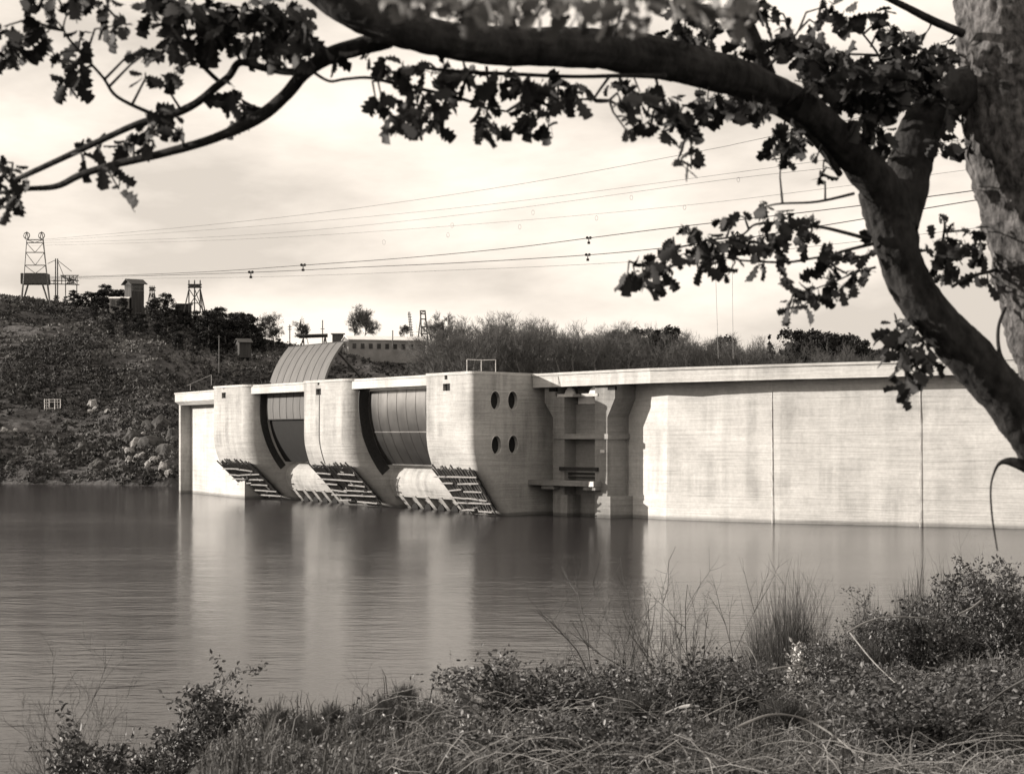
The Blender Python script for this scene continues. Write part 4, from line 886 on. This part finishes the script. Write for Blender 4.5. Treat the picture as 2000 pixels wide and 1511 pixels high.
for pts, y0, y1 in (([(305, 226, 8), (230, 190, 7), (200, 150, 6), (152, 97, 6), (125, 60, 4), (130, 30, 3)], 7.4, 7.2),
        ([(428, 160, 9), (388, 118, 9), (364, 62, 7), (352, 10, 5), (350, -30, 4)], 7.4, 7.2), ([(600, 132, 7), (640, 158, 6), (672, 155, 6), (720, 152, 6), (770, 163, 7), (857, 182, 7), (910, 196, 7), (945, 210, 6), (990, 218, 4)], 7.0, 7.4),
        ([(1300, 150, 12), (1225, 148, 9), (1120, 150, 8), (1000, 145, 8), (896, 140, 7), (805, 130, 6)], 7.5, 7.2), ([(1400, 170, 14), (1475, 198, 17), (1552, 238, 18), (1600, 285, 16), (1640, 340, 14)], 8.0, 8.7),
        ([(1190, 150, 6), (1160, 196, 5), (1190, 196, 5), (1080, 192, 4)], 7.4, 7.5), ([(1880, 66, 18), (1820, 40, 17), (1765, 12, 14), (1700, -20, 12)], 9.1, 8.8),
        ([(1668, 378, 6), (1596, 394, 5), (1523, 398, 4), (1490, 405, 3)], 8.8, 8.6), ([(1700, 468, 8), (1645, 453, 7), (1600, 443, 6), (1538, 436, 6), (1477, 438, 5), (1446, 460, 4), (1380, 470, 4), (1310, 490, 3), (1250, 520, 3)], 8.8, 8.3),
        ([(1705, 476, 7), (1645, 491, 6), (1622, 500, 4)], 8.8, 8.7), ([(1703, 497, 6), (1645, 508, 6), (1600, 503, 5), (1538, 512, 5), (1454, 509, 4), (1400, 500, 3)], 8.8, 8.4), ([(1710, 522, 5), (1668, 533, 4), (1630, 550, 3), (1560, 575, 3)], 8.8, 8.6),
        ([(1790, 640, 8), (1778, 670, 7), (1770, 720, 5), (1768, 770, 4)], 8.8, 8.6), ([(1860, 560, 6), (1895, 540, 6), (1935, 530, 7), (1960, 520, 8)], 9.0, 9.2), ([(1975, 725, 8), (1953, 690, 8), (1950, 640, 7), (1964, 600, 6)], 9.0, 9.1),
        ([(1830, 520, 7), (1840, 480, 6), (1845, 440, 4)], 8.9, 9.0), ([(2012, 915, 24), (1980, 902, 20), (1955, 903, 9), (1942, 922, 5), (1935, 955, 4), (1938, 1010, 4), (1948, 1075, 3)], 9.0, 9.0),
        ([(1200, 70, 6), (1215, 20, 5), (1230, -20, 4)], 6.2, 6.0), ([(1480, 150, 8), (1530, 100, 6), (1560, 60, 4)], 8.2, 8.0), ([(1650, 200, 8), (1690, 160, 6), (1720, 120, 5), (1680, 60, 4)], 8.7, 8.6),
        ([(1700, 240, 5), (1745, 200, 5), (1800, 150, 5)], 8.8, 8.9), ([(1690, 110, 5), (1720, 108, 5), (1618, 105, 4)], 8.8, 8.8), ([(1280, 150, 6), (1300, 210, 5), (1345, 260, 4), (1350, 330, 3)], 7.6, 7.7), ([(950, 130, 6), (955, 200, 4), (940, 255, 3)], 7.1, 7.1), ([(810, 165, 5), (815, 200, 4), (820, 240, 3)], 7.1, 7.1)):
    limbs.append(br_(pts, y0, y1, 'twig'))
CL = """24 100 30 42;8 60 14 20;88 76 30 24;80 10 48 24;160 8 26 18;164 88 14 26;148 135 18 20;140 165 22 22;115 125 10 14;195 20 34 18;225 60 24 22;300 20 30 30;330 35 45 34;336 78 30 28;352 100 22 18;400 30 45 40;410 70 30 30;440 62 45 42;470 95 30 22;500 40 45 42;555 45 48 40;600 60 30 30;540 95 46 28;520 118 34 14;276 122 24 24;284 150 14 18;265 110 10 14;320 105 16 10;340 150 9 14;330 162 8 10;400 105 16 12;580 122 30 16;455 205 28 30;470 220 20 20;464 245 22 14;335 245 26 20;350 262 10 8;290 240 18 24;292 280 14 26;255 285 26 22;160 305 18 22;195 297 22 12;225 345 18 22;232 375 14 14;205 340 12 10;12 345 22 24;24 372 22 26;26 405 16 20;5 322 14 14;655 125 14 14;715 118 9 12;748 120 10 13
745 196 18 13;735 205 8 10;780 235 28 20;778 256 18 12;840 236 22 16;842 255 18 10;815 230 12 12;785 148 24 20;760 150 12 12;833 196 15 12;875 203 13 13;850 145 28 12;910 157 30 18;880 165 20 14;960 190 24 18;945 225 18 16;938 258 18 10;966 255 10 14;1033 205 20 28;1036 238 14 12;1015 168 34 12;975 170 24 12;1071 182 20 20;1090 175 18 16;1067 240 9 14;1070 255 6 10;1117 196 14 15;1137 190 13 13;1125 180 18 12;1215 206 12 13;1238 240 22 10;1228 268 10 16;1256 250 9 12;1208 175 24 14;1253 205 22 20;1250 185 20 14;1290 200 20 22;1323 215 28 22;1347 240 25 20;1330 250 18 10;1345 272 18 9;1352 298 8 10;1347 328 8 7;1326 326 8 10;1382 205 28 24;1310 235 14 10;1293 262 7 6
1422 215 34 22;1475 217 34 20;1489 238 22 9;1440 235 20 8;1527 262 24 18;1520 300 26 18;1545 290 14 14;1524 320 18 8;1566 285 20 16;1597 306 11 11;1608 340 9 15;1604 355 6 7
1482 21 50 22;1500 45 16 10;1527 80 28 22;1545 95 20 16;1457 91 22 15;1440 105 14 10;1401 58 11 18;1345 28 36 26;1370 80 36 18;1330 75 30 18;1615 22 22 24;1601 60 14 20;1590 85 12 12;1643 46 18 18;1678 50 18 13;1720 45 22 20;1740 65 20 14;1762 82 28 13;1597 98 26 14;1580 122 38 18;1620 125 30 20;1650 122 24 13;1600 155 34 24;1685 150 54 26;1755 115 28 18;1797 90 10 18;1805 120 22 18;1790 145 42 26;1755 172 42 26;1810 175 32 28;1842 101 18 12;1850 130 16 20;1650 190 46 32;1597 178 28 26;1702 210 46 24;1740 205 34 20;1685 245 17 15;1713 270 22 16;1712 290 14 10;1807 210 36 26;1850 215 18 24;1730 312 18 13;1745 330 14 18;1846 292 26 9;1872 280 14 20;1892 304 9 12;1770 140 30 20
1839 434 12 10;1860 451 18 9;1895 460 16 9;1913 478 16 14;1837 480 24 14;1830 507 24 22;1853 530 22 18;1878 500 20 16;1891 487 22 16;1914 512 16 12;1930 553 8 13;1840 545 10 8;1905 540 8 6
1315 478 11 9;1323 500 18 14;1318 520 9 16;1302 530 10 24;1288 560 16 14;1272 530 18 10;1240 540 9 18;1225 545 8 6;1250 520 10 8;1258 560 7 10;1350 455 18 12;1365 470 20 14;1377 488 26 20;1369 522 12 18;1400 500 22 18;1407 524 16 18;1422 540 10 8;1415 436 8 14;1446 425 5 8;1430 475 18 22;1425 505 12 14;1488 470 16 18;1484 500 16 18;1486 528 9 9;1511 436 24 14;1530 425 10 14;1492 408 16 7;1526 475 18 18;1520 492 18 10;1584 434 17 14;1588 452 8 12;1582 470 9 10;1574 480 6 6;1618 495 18 16;1608 515 14 14;1625 528 16 14;1615 545 18 14;1634 570 15 16;1634 590 13 9;1653 499 9 10;1652 515 8 10;1668 548 10 22;1670 570 10 9;1584 572 18 14;1590 595 9 10;1572 606 8 10;1575 585 14 12;1538 562 24 9;1525 558 10 9;1548 580 10 12;1542 598 12 8;1544 618 15 12;1699 505 9 18
1753 645 25 20;1738 668 22 18;1760 690 26 20;1747 705 16 14;1791 690 24 24;1800 715 18 20;1799 740 16 15;1768 735 16 20;1764 765 16 18;1762 785 10 8;1775 770 10 9;1826 714 12 12;1775 660 20 16"""
def nearest(px, py):
    best = None
    for L_ in limbs:
        for i in range(len(L_)-1):
            a, b_ = L_[i], L_[i+1]; dx, dy = b_[0]-a[0], b_[1]-a[1]; s = max(0, min(1, ((px-a[0])*dx+(py-a[1])*dy)/(dx*dx+dy*dy+1e-6)))
            d = math.hypot(px-a[0]-dx*s, py-a[1]-dy*s)
            if best is None or d < best[0]: best = (d, a[0]+dx*s, a[1]+dy*s, a[3]+(b_[3]-a[3])*s)
    return best
r = random.Random(12); lp = []; tw = MB()
for tok in CL.replace('\n', ';').split(';'):
    px, py, rx, ry = map(float, tok.split()); d, nx, ny, Y = nearest(px, py); Yl = Y+r.uniform(-.35, .25)
    if d > 8:
        a = P(nx, ny, Y); b_ = P(px, py-ry*.4, Yl); mid = (a+b_)/2+Vector((r.uniform(-.03, .03), 0, r.uniform(.0, .05))); tw.tube([a, mid, b_], [.0055, .004, .0025], 5)
    n = max(3, int(PI*rx*ry/(165 if px < 620 else 55 if (1560 < px < 1870 and 90 < py < 300) else 112)))
    for _ in range(n):
        a_ = r.uniform(0, 2*PI); q = r.random()**.5; c = P(px+rx*.85*q*math.cos(a_), py-12+ry*.85*q*math.sin(a_), Yl+r.uniform(-.16, .16)); lp.append(tuple(c))
        if r.random() < .3: tw.tube([P(px, py, Yl), c], .0018, 3)
tag(tw.build('twiglets', M_bark, oak), kind='stuff')
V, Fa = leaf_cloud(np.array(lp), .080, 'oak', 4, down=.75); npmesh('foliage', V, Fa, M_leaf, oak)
hp = []                                                    # the crown above the frame
for (x0, y0, Y0, x1, y1, Y1) in ((1940, -900, 9.6, 1100, -1500, 8.2), (1940, -1300, 9.7, 2700, -1900, 9.8), (1960, -1700, 9.8, 1400, -2300, 10.6), (1940, -600, 9.6, 2600, -1000, 10.2), (1930, -1100, 9.7, 1500, -1500, 11.5), (420, -300, 7.1, -100, -700, 7.4), (1500, 150, 8.2, 1300, -500, 8.0), (1000, 90, 7.1, 900, -600, 6.9)):
    q_ = br_([(x0, y0, 34), ((x0+x1)/2, (y0+y1)/2+60, 24), (x1, y1, 8)], Y0, Y1)
    for _ in range(240):
        f = r.uniform(.25, 1.15); hp.append(tuple(P(lerp(x0, x1, f), lerp(y0, y1, f), lerp(Y0, Y1, f))+Vector((r.gauss(0, .38), r.gauss(0, .38), r.gauss(0, .22)+.1))))
hp = [p for p in hp if HZ-(p[2]-CZ)/p[1]*F < -70]
V, Fa = leaf_cloud(np.array(hp), .09, 'oak', 14, down=.6); npmesh('foliage', V, Fa, M_leaf, oak)
# nearer leaves along the top edge, thrown out of focus
lp = []
for _ in range(620):
    px = r.uniform(740, 1480); py = r.uniform(-60, interp(px, [740, 900, 1200, 1480], [8, 34, 44, 38]))
    if noise.noise(Vector((px*.012, py*.02, 0))) < -.22: continue
    Y = r.uniform(3.6, 5.4); lp.append(tuple(P(px, py, Y)))
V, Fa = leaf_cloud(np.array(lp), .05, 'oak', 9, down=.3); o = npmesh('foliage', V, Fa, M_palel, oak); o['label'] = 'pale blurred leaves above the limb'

# ------------------------------------------------------------------ foreground plants
def gz(X, Y): return bank_z(X, Y)
def base_at(px, Y): X = (px-1000)/F*Y; return Vector((X, Y, gz(X, Y)))
def topz(py, Y): return CZ-(py-HZ)/F*Y
def leafy(px, Y, top, wpx, label, seed, n_st=9, leaf=.035, dens=90, mat_l=None, name='leafy_shrub', cat='shrub', lean=.35):
    b0 = base_at(px, Y); H = max(.3, topz(top, Y)-b0.z); Wd = wpx/F*Y/2; r = random.Random(seed); g2 = np.random.default_rng(seed)
    t = thing(name, label, cat, b0); st = MB(); lf = []
    for i in range(n_st):
        a_ = r.uniform(0, 2*PI); q = r.random()**.6; e = b0+Vector((Wd*q*math.cos(a_), Wd*.8*q*math.sin(a_), H*r.uniform(.72, 1.05)*(1-.3*q*q)))
        s0 = b0+Vector((r.uniform(-.2, .2)*Wd, r.uniform(-.2, .2)*Wd, -.05)); pts = []
        for k in range(7):
            s = k/6; p = s0.lerp(e, s)+Vector((r.gauss(0, .03)*H, r.gauss(0, .03)*H, .12*H*math.sin(PI*s)*.4)); pts.append(p)
        st.tube(pts, [lerp(.012, .003, k/6)*max(.7, H*.6) for k in range(7)], 4)
        for k in range(int(4+H*3)):
            s = r.uniform(.25, 1); i0 = min(int(s*6), 5); p = pts[i0].lerp(pts[i0+1], s*6-i0); L2 = H*.22*r.uniform(.4, 1); d = Vector((r.gauss(0, 1), r.gauss(0, 1), r.uniform(.1, 1.2))).normalized(); p2 = p+d*L2
            st.tube([p, p.lerp(p2, .5)+Vector((0, 0, .01)), p2], [.004, .003, .0015], 3)
            for _ in range(int(dens/4)): f = r.uniform(.1, 1.1); c = p.lerp(p2, f); lf.append((c.x+r.gauss(0, .03), c.y+r.gauss(0, .03), c.z+r.gauss(0, .03)))
    st.build('stem', M_twig, t)
    V, Fa = leaf_cloud(np.array(lf), leaf*1.1, 'leaf', seed, down=-.2); npmesh('foliage', V, Fa, mat_l or M_shleaf, t); return t
def bare_shrub(px, Y, top, wpx, label, seed, n=8, lv=3, leanx=0, rad=.014, name='bare_shrub', m=None):
    b0 = base_at(px, Y); H = max(.3, topz(top, Y)-b0.z); r = random.Random(seed); t = thing(name, label, 'shrub', b0); Wd = wpx/F*Y/2
    main = MB(); tw_ = MB()
    def grow(p, d, ln, ra, l):
        pts = [p]; q = p; dd = d
        for k in range(5): dd = (dd+Vector((r.gauss(0, .12), r.gauss(0, .12), r.gauss(.04, .08)))).normalized(); q = q+dd*ln/5; pts.append(q)
        (main if l == 0 else tw_).tube(pts, [max(.0012, ra*(1-.13*k)) for k in range(6)], 5 if l == 0 else 3)
        if l < lv:
            for _ in range(7 if l == 0 else 5):
                s = r.uniform(.2, 1); i0 = min(int(s*5), 4); o = pts[i0].lerp(pts[i0+1], s*5-i0); nd = (dd+Vector((r.gauss(0, .6), r.gauss(0, .6), r.gauss(.2, .4)))).normalized(); grow(o, nd, ln*r.uniform(.3, .52), max(.0016, ra*.45), l+1)
    for i in range(n):
        e = Vector(((r.uniform(-1, 1)+leanx)*Wd, r.uniform(-.8, .8)*Wd, H*r.uniform(.7, 1))); grow(b0+Vector((r.uniform(-.08, .08), r.uniform(-.08, .08), -.05)), e.normalized(), e.length*.76, rad, 0)
    main.build('stem', m or M_twig, t); tw_.build('twig', m or M_twig, t); return t
def broom(px, Y, top, wpx, label, seed, n=420, name='broom_bush'):
    b0 = base_at(px, Y); H = max(.3, topz(top, Y)-b0.z); Wd = wpx/F*Y/2; r = random.Random(seed); t = thing(name, label, 'bush', b0); m = MB(); m2 = MB()
    for i in range(n):
        a_ = r.uniform(0, 2*PI); q = r.random()**.6; s0 = b0+Vector((.45*Wd*q*math.cos(a_), .45*Wd*q*math.sin(a_), -.03)); hh = H*(1-.45*q*q)*(r.uniform(.45, .8) if r.random() < .93 else r.uniform(.85, 1.02))
        e = b0+Vector((Wd*q*math.cos(a_)+r.gauss(0, .05), Wd*q*math.sin(a_)+r.gauss(0, .05), hh)); mid = (s0+e)/2+Vector((0, 0, hh*.06))+Vector((r.gauss(0, .02), r.gauss(0, .02), 0))*H
        (m if i % 5 else m2).tube([s0, mid, e], [.004, .003, .001], 3)
        for _ in range(5):
            f = r.uniform(.35, .98); p = s0.lerp(e, f)+Vector((0, 0, hh*.06*math.sin(PI*f))); d = (e-s0).normalized()+Vector((r.gauss(0, .22), r.gauss(0, .22), .1)); m.tube([p, p+d.normalized()*H*r.uniform(.08, .22)], [.002, .0008], 3, cap=False)
    m.build('stalk', M_broom, t); m2.build('pale_stalk', M_twig, t); return t
bare_shrub(1325, 27, 1060, 190, 'wide leafless shrub reaching up over the water left of the tall broom', 3, 12, 3, -.1, .026)
bare_shrub(1290, 25, 1130, 240, 'low leafless shrub spreading left under the wide one', 7, 6, 3, -.9, .013)
broom(1535, 25, 1085, 210, 'largest dense broom bush standing upright at the water edge', 2, 700)
broom(1790, 27, 1080, 110, 'tall narrow broom bush beside the big leafy bramble', 4, 420)
broom(1850, 28, 1085, 80, 'dark broom tuft just behind the big leafy bramble', 6, 300)
broom(1700, 26, 1125, 110, 'low dark broom bush between the two tall brooms', 8, 350)
leafy(1690, 25.5, 1150, 120, 'dark leafy bush under the arching shoot between the brooms', 51, 14, .03, 70)
leafy(1890, 24, 1105, 240, 'big leafy bramble bush with shiny leaves at the right edge', 5, 34, .04, 110)
leafy(1800, 21, 1180, 230, 'broad low leafy bramble in front of the big one', 15, 34, .036, 110)
leafy(1960, 22, 1085, 130, 'leafy bush cut off by the right edge of the view', 17, 18, .04, 100)
leafy(1560, 19.5, 1228, 60, 'small sapling with pale bright leaves before the broom', 19, 4, .04, 60, M_pebble, 'sapling', 'sapling')
leafy(1640, 18, 1285, 170, 'low leafy clump below the pale leaved sapling', 21, 18, .034, 90)
leafy(1370, 19, 1290, 190, 'dark leafy clump at the foot of the leafless shrub', 23, 20, .034, 90)
leafy(1480, 15.5, 1395, 160, 'small low leafy clump in the bottom middle of the bank', 25, 12, .03, 70)
leafy(1020, 20.5, 1285, 90, 'upright leafy shrub on the bank near the middle of the view', 27, 10, .036, 90)
leafy(1030, 18, 1345, 130, 'rounded leafy clump at the foot of the upright leafy shrub', 29, 14, .034, 80)
leafy(775, 20, 1345, 55, 'narrow leafy shoot at the water edge left of centre', 31, 6, .036, 110)
leafy(740, 18, 1390, 190, 'broad leafy mound around the narrow leafy shoot', 33, 22, .034, 90)
leafy(575, 17, 1425, 22, 'single thin leafy sprig at the left tip of the bank', 35, 2, .03, 70)
leafy(405, 17, 1305, 150, 'tall leafy shrub with separate upright shoots at the lower left', 37, 20, .04, 130)
leafy(350, 16.5, 1395, 170, 'dense lower leafy shrub around the tall upright shoots', 39, 26, .04, 110)
leafy(300, 15.5, 1435, 120, 'leafy tuft left of the tall upright shoots', 43, 9, .033, 80)
leafy(455, 16, 1440, 110, 'leafy tuft right of the tall upright shoots', 45, 6, .036, 80)
leafy(160, 15.5, 1410, 75, 'leafy shrub near the lower left corner with bare twigs behind', 41, 14, .042, 110)
leafy(210, 15, 1440, 80, 'small leafy shrub right of the one in the lower left corner', 47, 12, .04, 100)
bare_shrub(155, 18, 1305, 110, 'thin leafless shrub rising behind the lower left leafy shrub', 11, 8, 3, -.2, .010)
bare_shrub(75, 17, 1425, 70, 'faint low leafless shrub at the far lower left', 13, 5, 2, 0, .006)
bare_shrub(225, 19, 1370, 90, 'fine leafless shrub between the two lower left leafy groups', 14, 6, 2, 0, .006)
bare_shrub(690, 19, 1325, 70, 'leafless shoots right of the thin sprig near the waterline', 17, 5, 2, 0, .007)
bare_shrub(790, 20, 1285, 110, 'forked leafless shoots over the narrow leafy shoot', 19, 4, 2, .1, .008)
bare_shrub(920, 19.5, 1290, 90, 'group of straight leafless shoots left of the upright leafy shrub', 23, 7, 2, 0, .007)
bare_shrub(1110, 20.5, 1240, 130, 'tall leafless shrub in the middle of the bank', 29, 9, 2, 0, .009)
bare_shrub(1190, 20, 1300, 90, 'low leafless shrub right of the tall middle one', 31, 6, 2, .3, .007)
bare_shrub(1740, 27, 1130, 110, 'leafless shrub tangled between the brooms', 37, 6, 2, 0, .008)
bare_shrub(1880, 29, 1040, 60, 'tall bare shoots poking above the big leafy bramble', 41, 3, 2, 0, .009)
bare_shrub(1580, 26, 1070, 120, 'leafless shoots poking out of the largest broom', 43, 5, 2, 0, .007)
broom(620, 16.5, 1395, 130, 'thin upright grassy broom on the left tip of the bank', 12, 220); broom(540, 15.5, 1440, 70, 'small grassy tuft at the very left tip of the bank', 14, 140)
broom(860, 18.5, 1330, 160, 'dark broom bush behind the leafy mound left of centre', 16, 380); broom(1160, 19, 1330, 160, 'dark broom bush right of the middle leafless shrub', 18, 380)
broom(960, 18, 1345, 110, 'dark broom bush between centre shrubs', 20, 300)
r = random.Random(88)
def top_line(px): return interp(px, [560, 640, 800, 1000, 1200, 1400, 1550, 1700, 1900, 2050], [1455, 1432, 1378, 1345, 1315, 1300, 1270, 1215, 1150, 1120])
def ys_line(px): return interp(px, [560, 1100, 1500, 1900, 2050], [15.6, 18.3, 22.2, 26.3, 28])
fp = [broom(700, 17.5, 1400, 120, 'dark twiggy bush in the scrub along the bank edge', 91, 260, 'scrub_bush'), leafy(880, 18, 1375, 120, 'dark small leaved bush in the scrub along the bank edge', 92, 26, .017, 130, name='scrub_bush', cat='bush'),
      bare_shrub(1250, 20.5, 1290, 110, 'thin leafless bush in the scrub along the bank edge', 93, 7, 2, 0, .006, name='scrub_bush'), leafy(1430, 20, 1300, 150, 'dark small leaved bush in the scrub along the bank edge', 94, 30, .017, 130, name='scrub_bush', cat='bush')]
gsc = 'scrub bushes along the edge of the near bank'
for t_ in fp: t_['group'] = gsc
fh = []
for t_, tp, Y_ in zip(fp, (1400, 1375, 1290, 1300), (17.5, 18, 20.5, 20)): fh.append(topz(tp, Y_)-t_.location.z)
def rebase(t_):                                            # bring the parts into the thing's own frame so copies can be scaled
    for ch in t_.children: ch.data.transform(Matrix.Translation(-t_.location)); ch.matrix_parent_inverse = Matrix.Identity(4)
for t_ in fp: rebase(t_)
for i in range(64):
    px = 590+i*22.5+r.uniform(-12, 12); k = r.choice((0, 0, 0, 0, 1, 2, 3)); Y_ = ys_line(px)+r.uniform(-2.2, .7); b_ = base_at(px, Y_); tz_ = topz(top_line(px)+r.uniform(0, 45)+(15 if k in (1, 3) else 0), Y_)
    sc = max(.35, min(1.9, (tz_-b_.z)/fh[k])); copy_tree(fp[k], b_, r.uniform(0, 6.28), (sc*r.uniform(.9, 1.3), sc*r.uniform(.9, 1.3), sc), None, gsc)
for i in range(34):                                        # low tufts on the bank itself
    Y_ = r.uniform(11.8, 20); px = r.uniform(640+(14-min(Y_, 14))*0, 2020); X_ = (px-1000)/F*Y_
    if edge_d(X_, Y_) < .2: continue
    k = r.choice((1, 3, 3, 0)); sc = r.uniform(.2, .42)/fh[k]; b_ = base_at(px, Y_)
    c_ = copy_tree(fp[k], b_, r.uniform(0, 6.28), (sc*1.5, sc*1.5, sc), ('low dark twiggy tuft' if k == 0 else 'low dark leafy tuft')+' among the dead stems of the near bank', 'low tufts on the near bank')
m = MB(); r = random.Random(3)
Yq = F*CZ/(1362-HZ); 
for i in range(7):
    x = 548+i*8+r.uniform(-3, 3); a = P(x, 1368, F*CZ/(1368-HZ)); a.z = -.2; m.tube([a, a+Vector((r.uniform(-.3, .3), 0, r.uniform(.2, .75)))], [.02, .008], 4)
tag(m.build('drowned_twigs', M_broom), 'few drowned twig tips sticking out of the calm water', 'twigs')

# ground cover: grass, leaf litter, bramble stems
g_ = np.random.default_rng(8); gp = []; lpos = []
for _ in range(130000):
    Y = 9.5+g_.random()**.8*20; u = g_.uniform(390, 2120) if _ < 90000 else g_.uniform(2000, 4200); X = (u-1000)/F*Y; d = edge_d(X, Y)
    if d < -3.2: continue
    gp.append((X, Y, gz(X, Y)))
gp = np.array(gp); n = len(gp)
hh = g_.uniform(.03, .12, n)*(1+1.6*(g_.random(n) < .05)); a_ = g_.uniform(0, 2*PI, n); ln = g_.uniform(.1, 1.1, n)*hh; w_ = g_.uniform(.0016, .0038, n)*1.5
dx = np.stack([np.cos(a_), np.sin(a_), np.zeros(n)], 1); sx_ = np.stack([-np.sin(a_), np.cos(a_), np.zeros(n)], 1)
p0 = gp-np.array((0, 0, .02)); p1 = gp+dx*(ln*.4)[:, None]+np.array((0, 0, 1.))*(hh*.7)[:, None]; p2 = gp+dx*ln[:, None]*1.3+np.array((0, 0, 1.))*(hh)[:, None]
V = np.stack([p0-sx_*w_[:, None], p0+sx_*w_[:, None], p1+sx_*w_[:, None]*.8, p1-sx_*w_[:, None]*.8, p2], 1).reshape(-1, 3)
b_ = np.arange(n)*5; Fa = np.concatenate([np.stack([b_, b_+1, b_+2], 1), np.stack([b_, b_+2, b_+3], 1), np.stack([b_+3, b_+2, b_+4], 1)])
tag(npmesh('grass', V, Fa, M_grass), 'dry winter grass matted over the near bank', 'grass', kind='stuff')
sel = gp[g_.random(n) < .4]; sel = sel[np.array([noise.noise(Vector((p[0]*.9, p[1]*.9, 2))) >  -.2 for p in sel])]
sel = sel+np.stack([g_.normal(0, .03, len(sel)), g_.normal(0, .03, len(sel)), g_.uniform(.01, .16, len(sel))], 1)
V, Fa = leaf_cloud(sel, .03, 'leaf', 33, flat=.3); tag(npmesh('ground_ivy', V, Fa, M_shleaf), 'low creeping leaves scattered over the near bank', 'ground cover', kind='stuff')
r = random.Random(77); m = MB()
for _ in range(560):
    Y = 11+11*r.random()**1.5; u = r.uniform(700, 2050); X = (u-1000)/F*Y
    if edge_d(X, Y) < -.6: continue
    z = gz(X, Y); a_ = r.gauss(-.5, .7); L_ = r.uniform(.3, 1.3); arch = r.uniform(.02, .22); pts = []
    for k in range(7):
        s = k/6; xx, yy = X+L_*math.cos(a_)*s, Y+L_*math.sin(a_)*s; pts.append(Vector((xx+r.gauss(0, .008), yy+r.gauss(0, .008), gz(xx, yy)+.03+arch*math.sin(PI*s)+.05*r.random())))
    rad = r.choice((.0013, .0018, .0025, .0038)); m.tube(pts, [rad*(1-.08*k) for k in range(7)], 3)
tag(m.build('bramble_stems', M_stick), 'tangle of fine dead bramble stems lying over the near bank', 'brambles', kind='stuff')
# single sticks and arching shoots one can point at
def stick(pts, w, label, m=M_stick, name='fallen_branch', cat='branch'):
    q = [P(a, b_, Y) for a, b_, Y in pts]; c = [Vector(p) for p in catmull(q, 6)]; mb = MB(); mb.tube(c, [w*(1-.5*i/len(c)) for i in range(len(c))], 6); tag(mb.build(name, m), label, cat)
stick([(2010, 1322, 13.5), (1960, 1350, 13.6), (1920, 1385, 13.6), (1890, 1425, 13.4)], .011, 'thick pale stick curving down at the right edge', M_twig)
stick([(1350, 1377, 14.2), (1335, 1379, 14.3), (1320, 1384, 14.4), (1300, 1392, 14.5)], .014, 'short pale broken stick at the bottom middle of the bank')
stick([(1655, 1235, 19.5), (1690, 1215, 19.6), (1730, 1205, 19.6), (1800, 1206, 19.7), (1830, 1216, 19.8)], .010, 'pale arching shoot over the leafy bramble')
stick([(1660, 1235, 17.5), (1700, 1285, 16.5), (1740, 1325, 15.8), (1800, 1380, 15)], .006, 'long thin stem running down across the brush on the right')
stick([(1500, 1308, 17), (1530, 1302, 17), (1562, 1297, 17.2)], .012, 'straight pale stick below the pale leaved sapling')
stick([(1440, 1420, 13), (1500, 1396, 13.2), (1560, 1400, 13.3), (1620, 1430, 13.2), (1700, 1495, 12.6)], .010, 'long arching bramble shoot across the bottom of the bank')
stick([(970, 1413, 15.5), (990, 1412, 15.4), (1010, 1440, 15), (1030, 1475, 14.3), (1060, 1511, 13.5)], .011, 'pale bent shoot coming up at the bottom centre')
stick([(1090, 1511, 13.4), (1102, 1450, 14.2), (1110, 1415, 14.6), (1125, 1410, 14.6), (1134, 1450, 14), (1136, 1500, 13.4)], .008, 'hairpin bent pale shoot right of the bottom centre')
stick([(900, 1511, 13.5), (905, 1460, 14.2), (903, 1430, 14.6), (898, 1408, 14.8)], .009, 'upright pale shoot at the bottom left of centre')
stick([(1860, 1440, 13.4), (1900, 1470, 12.8), (1960, 1511, 12.2)], .008, 'dark trailing stem near the lower right corner', M_twig)
stick([(1400, 1270, 18.5), (1425, 1252, 18.5), (1455, 1255, 18.5), (1475, 1285, 18.4), (1478, 1300, 18.4)], .006, 'thin hoop of bramble left of the big broom')
stick([(1925, 1165, 22), (1900, 1185, 21.8), (1870, 1200, 21.6)], .016, 'thick pale dead branch lying on the leafy bramble')
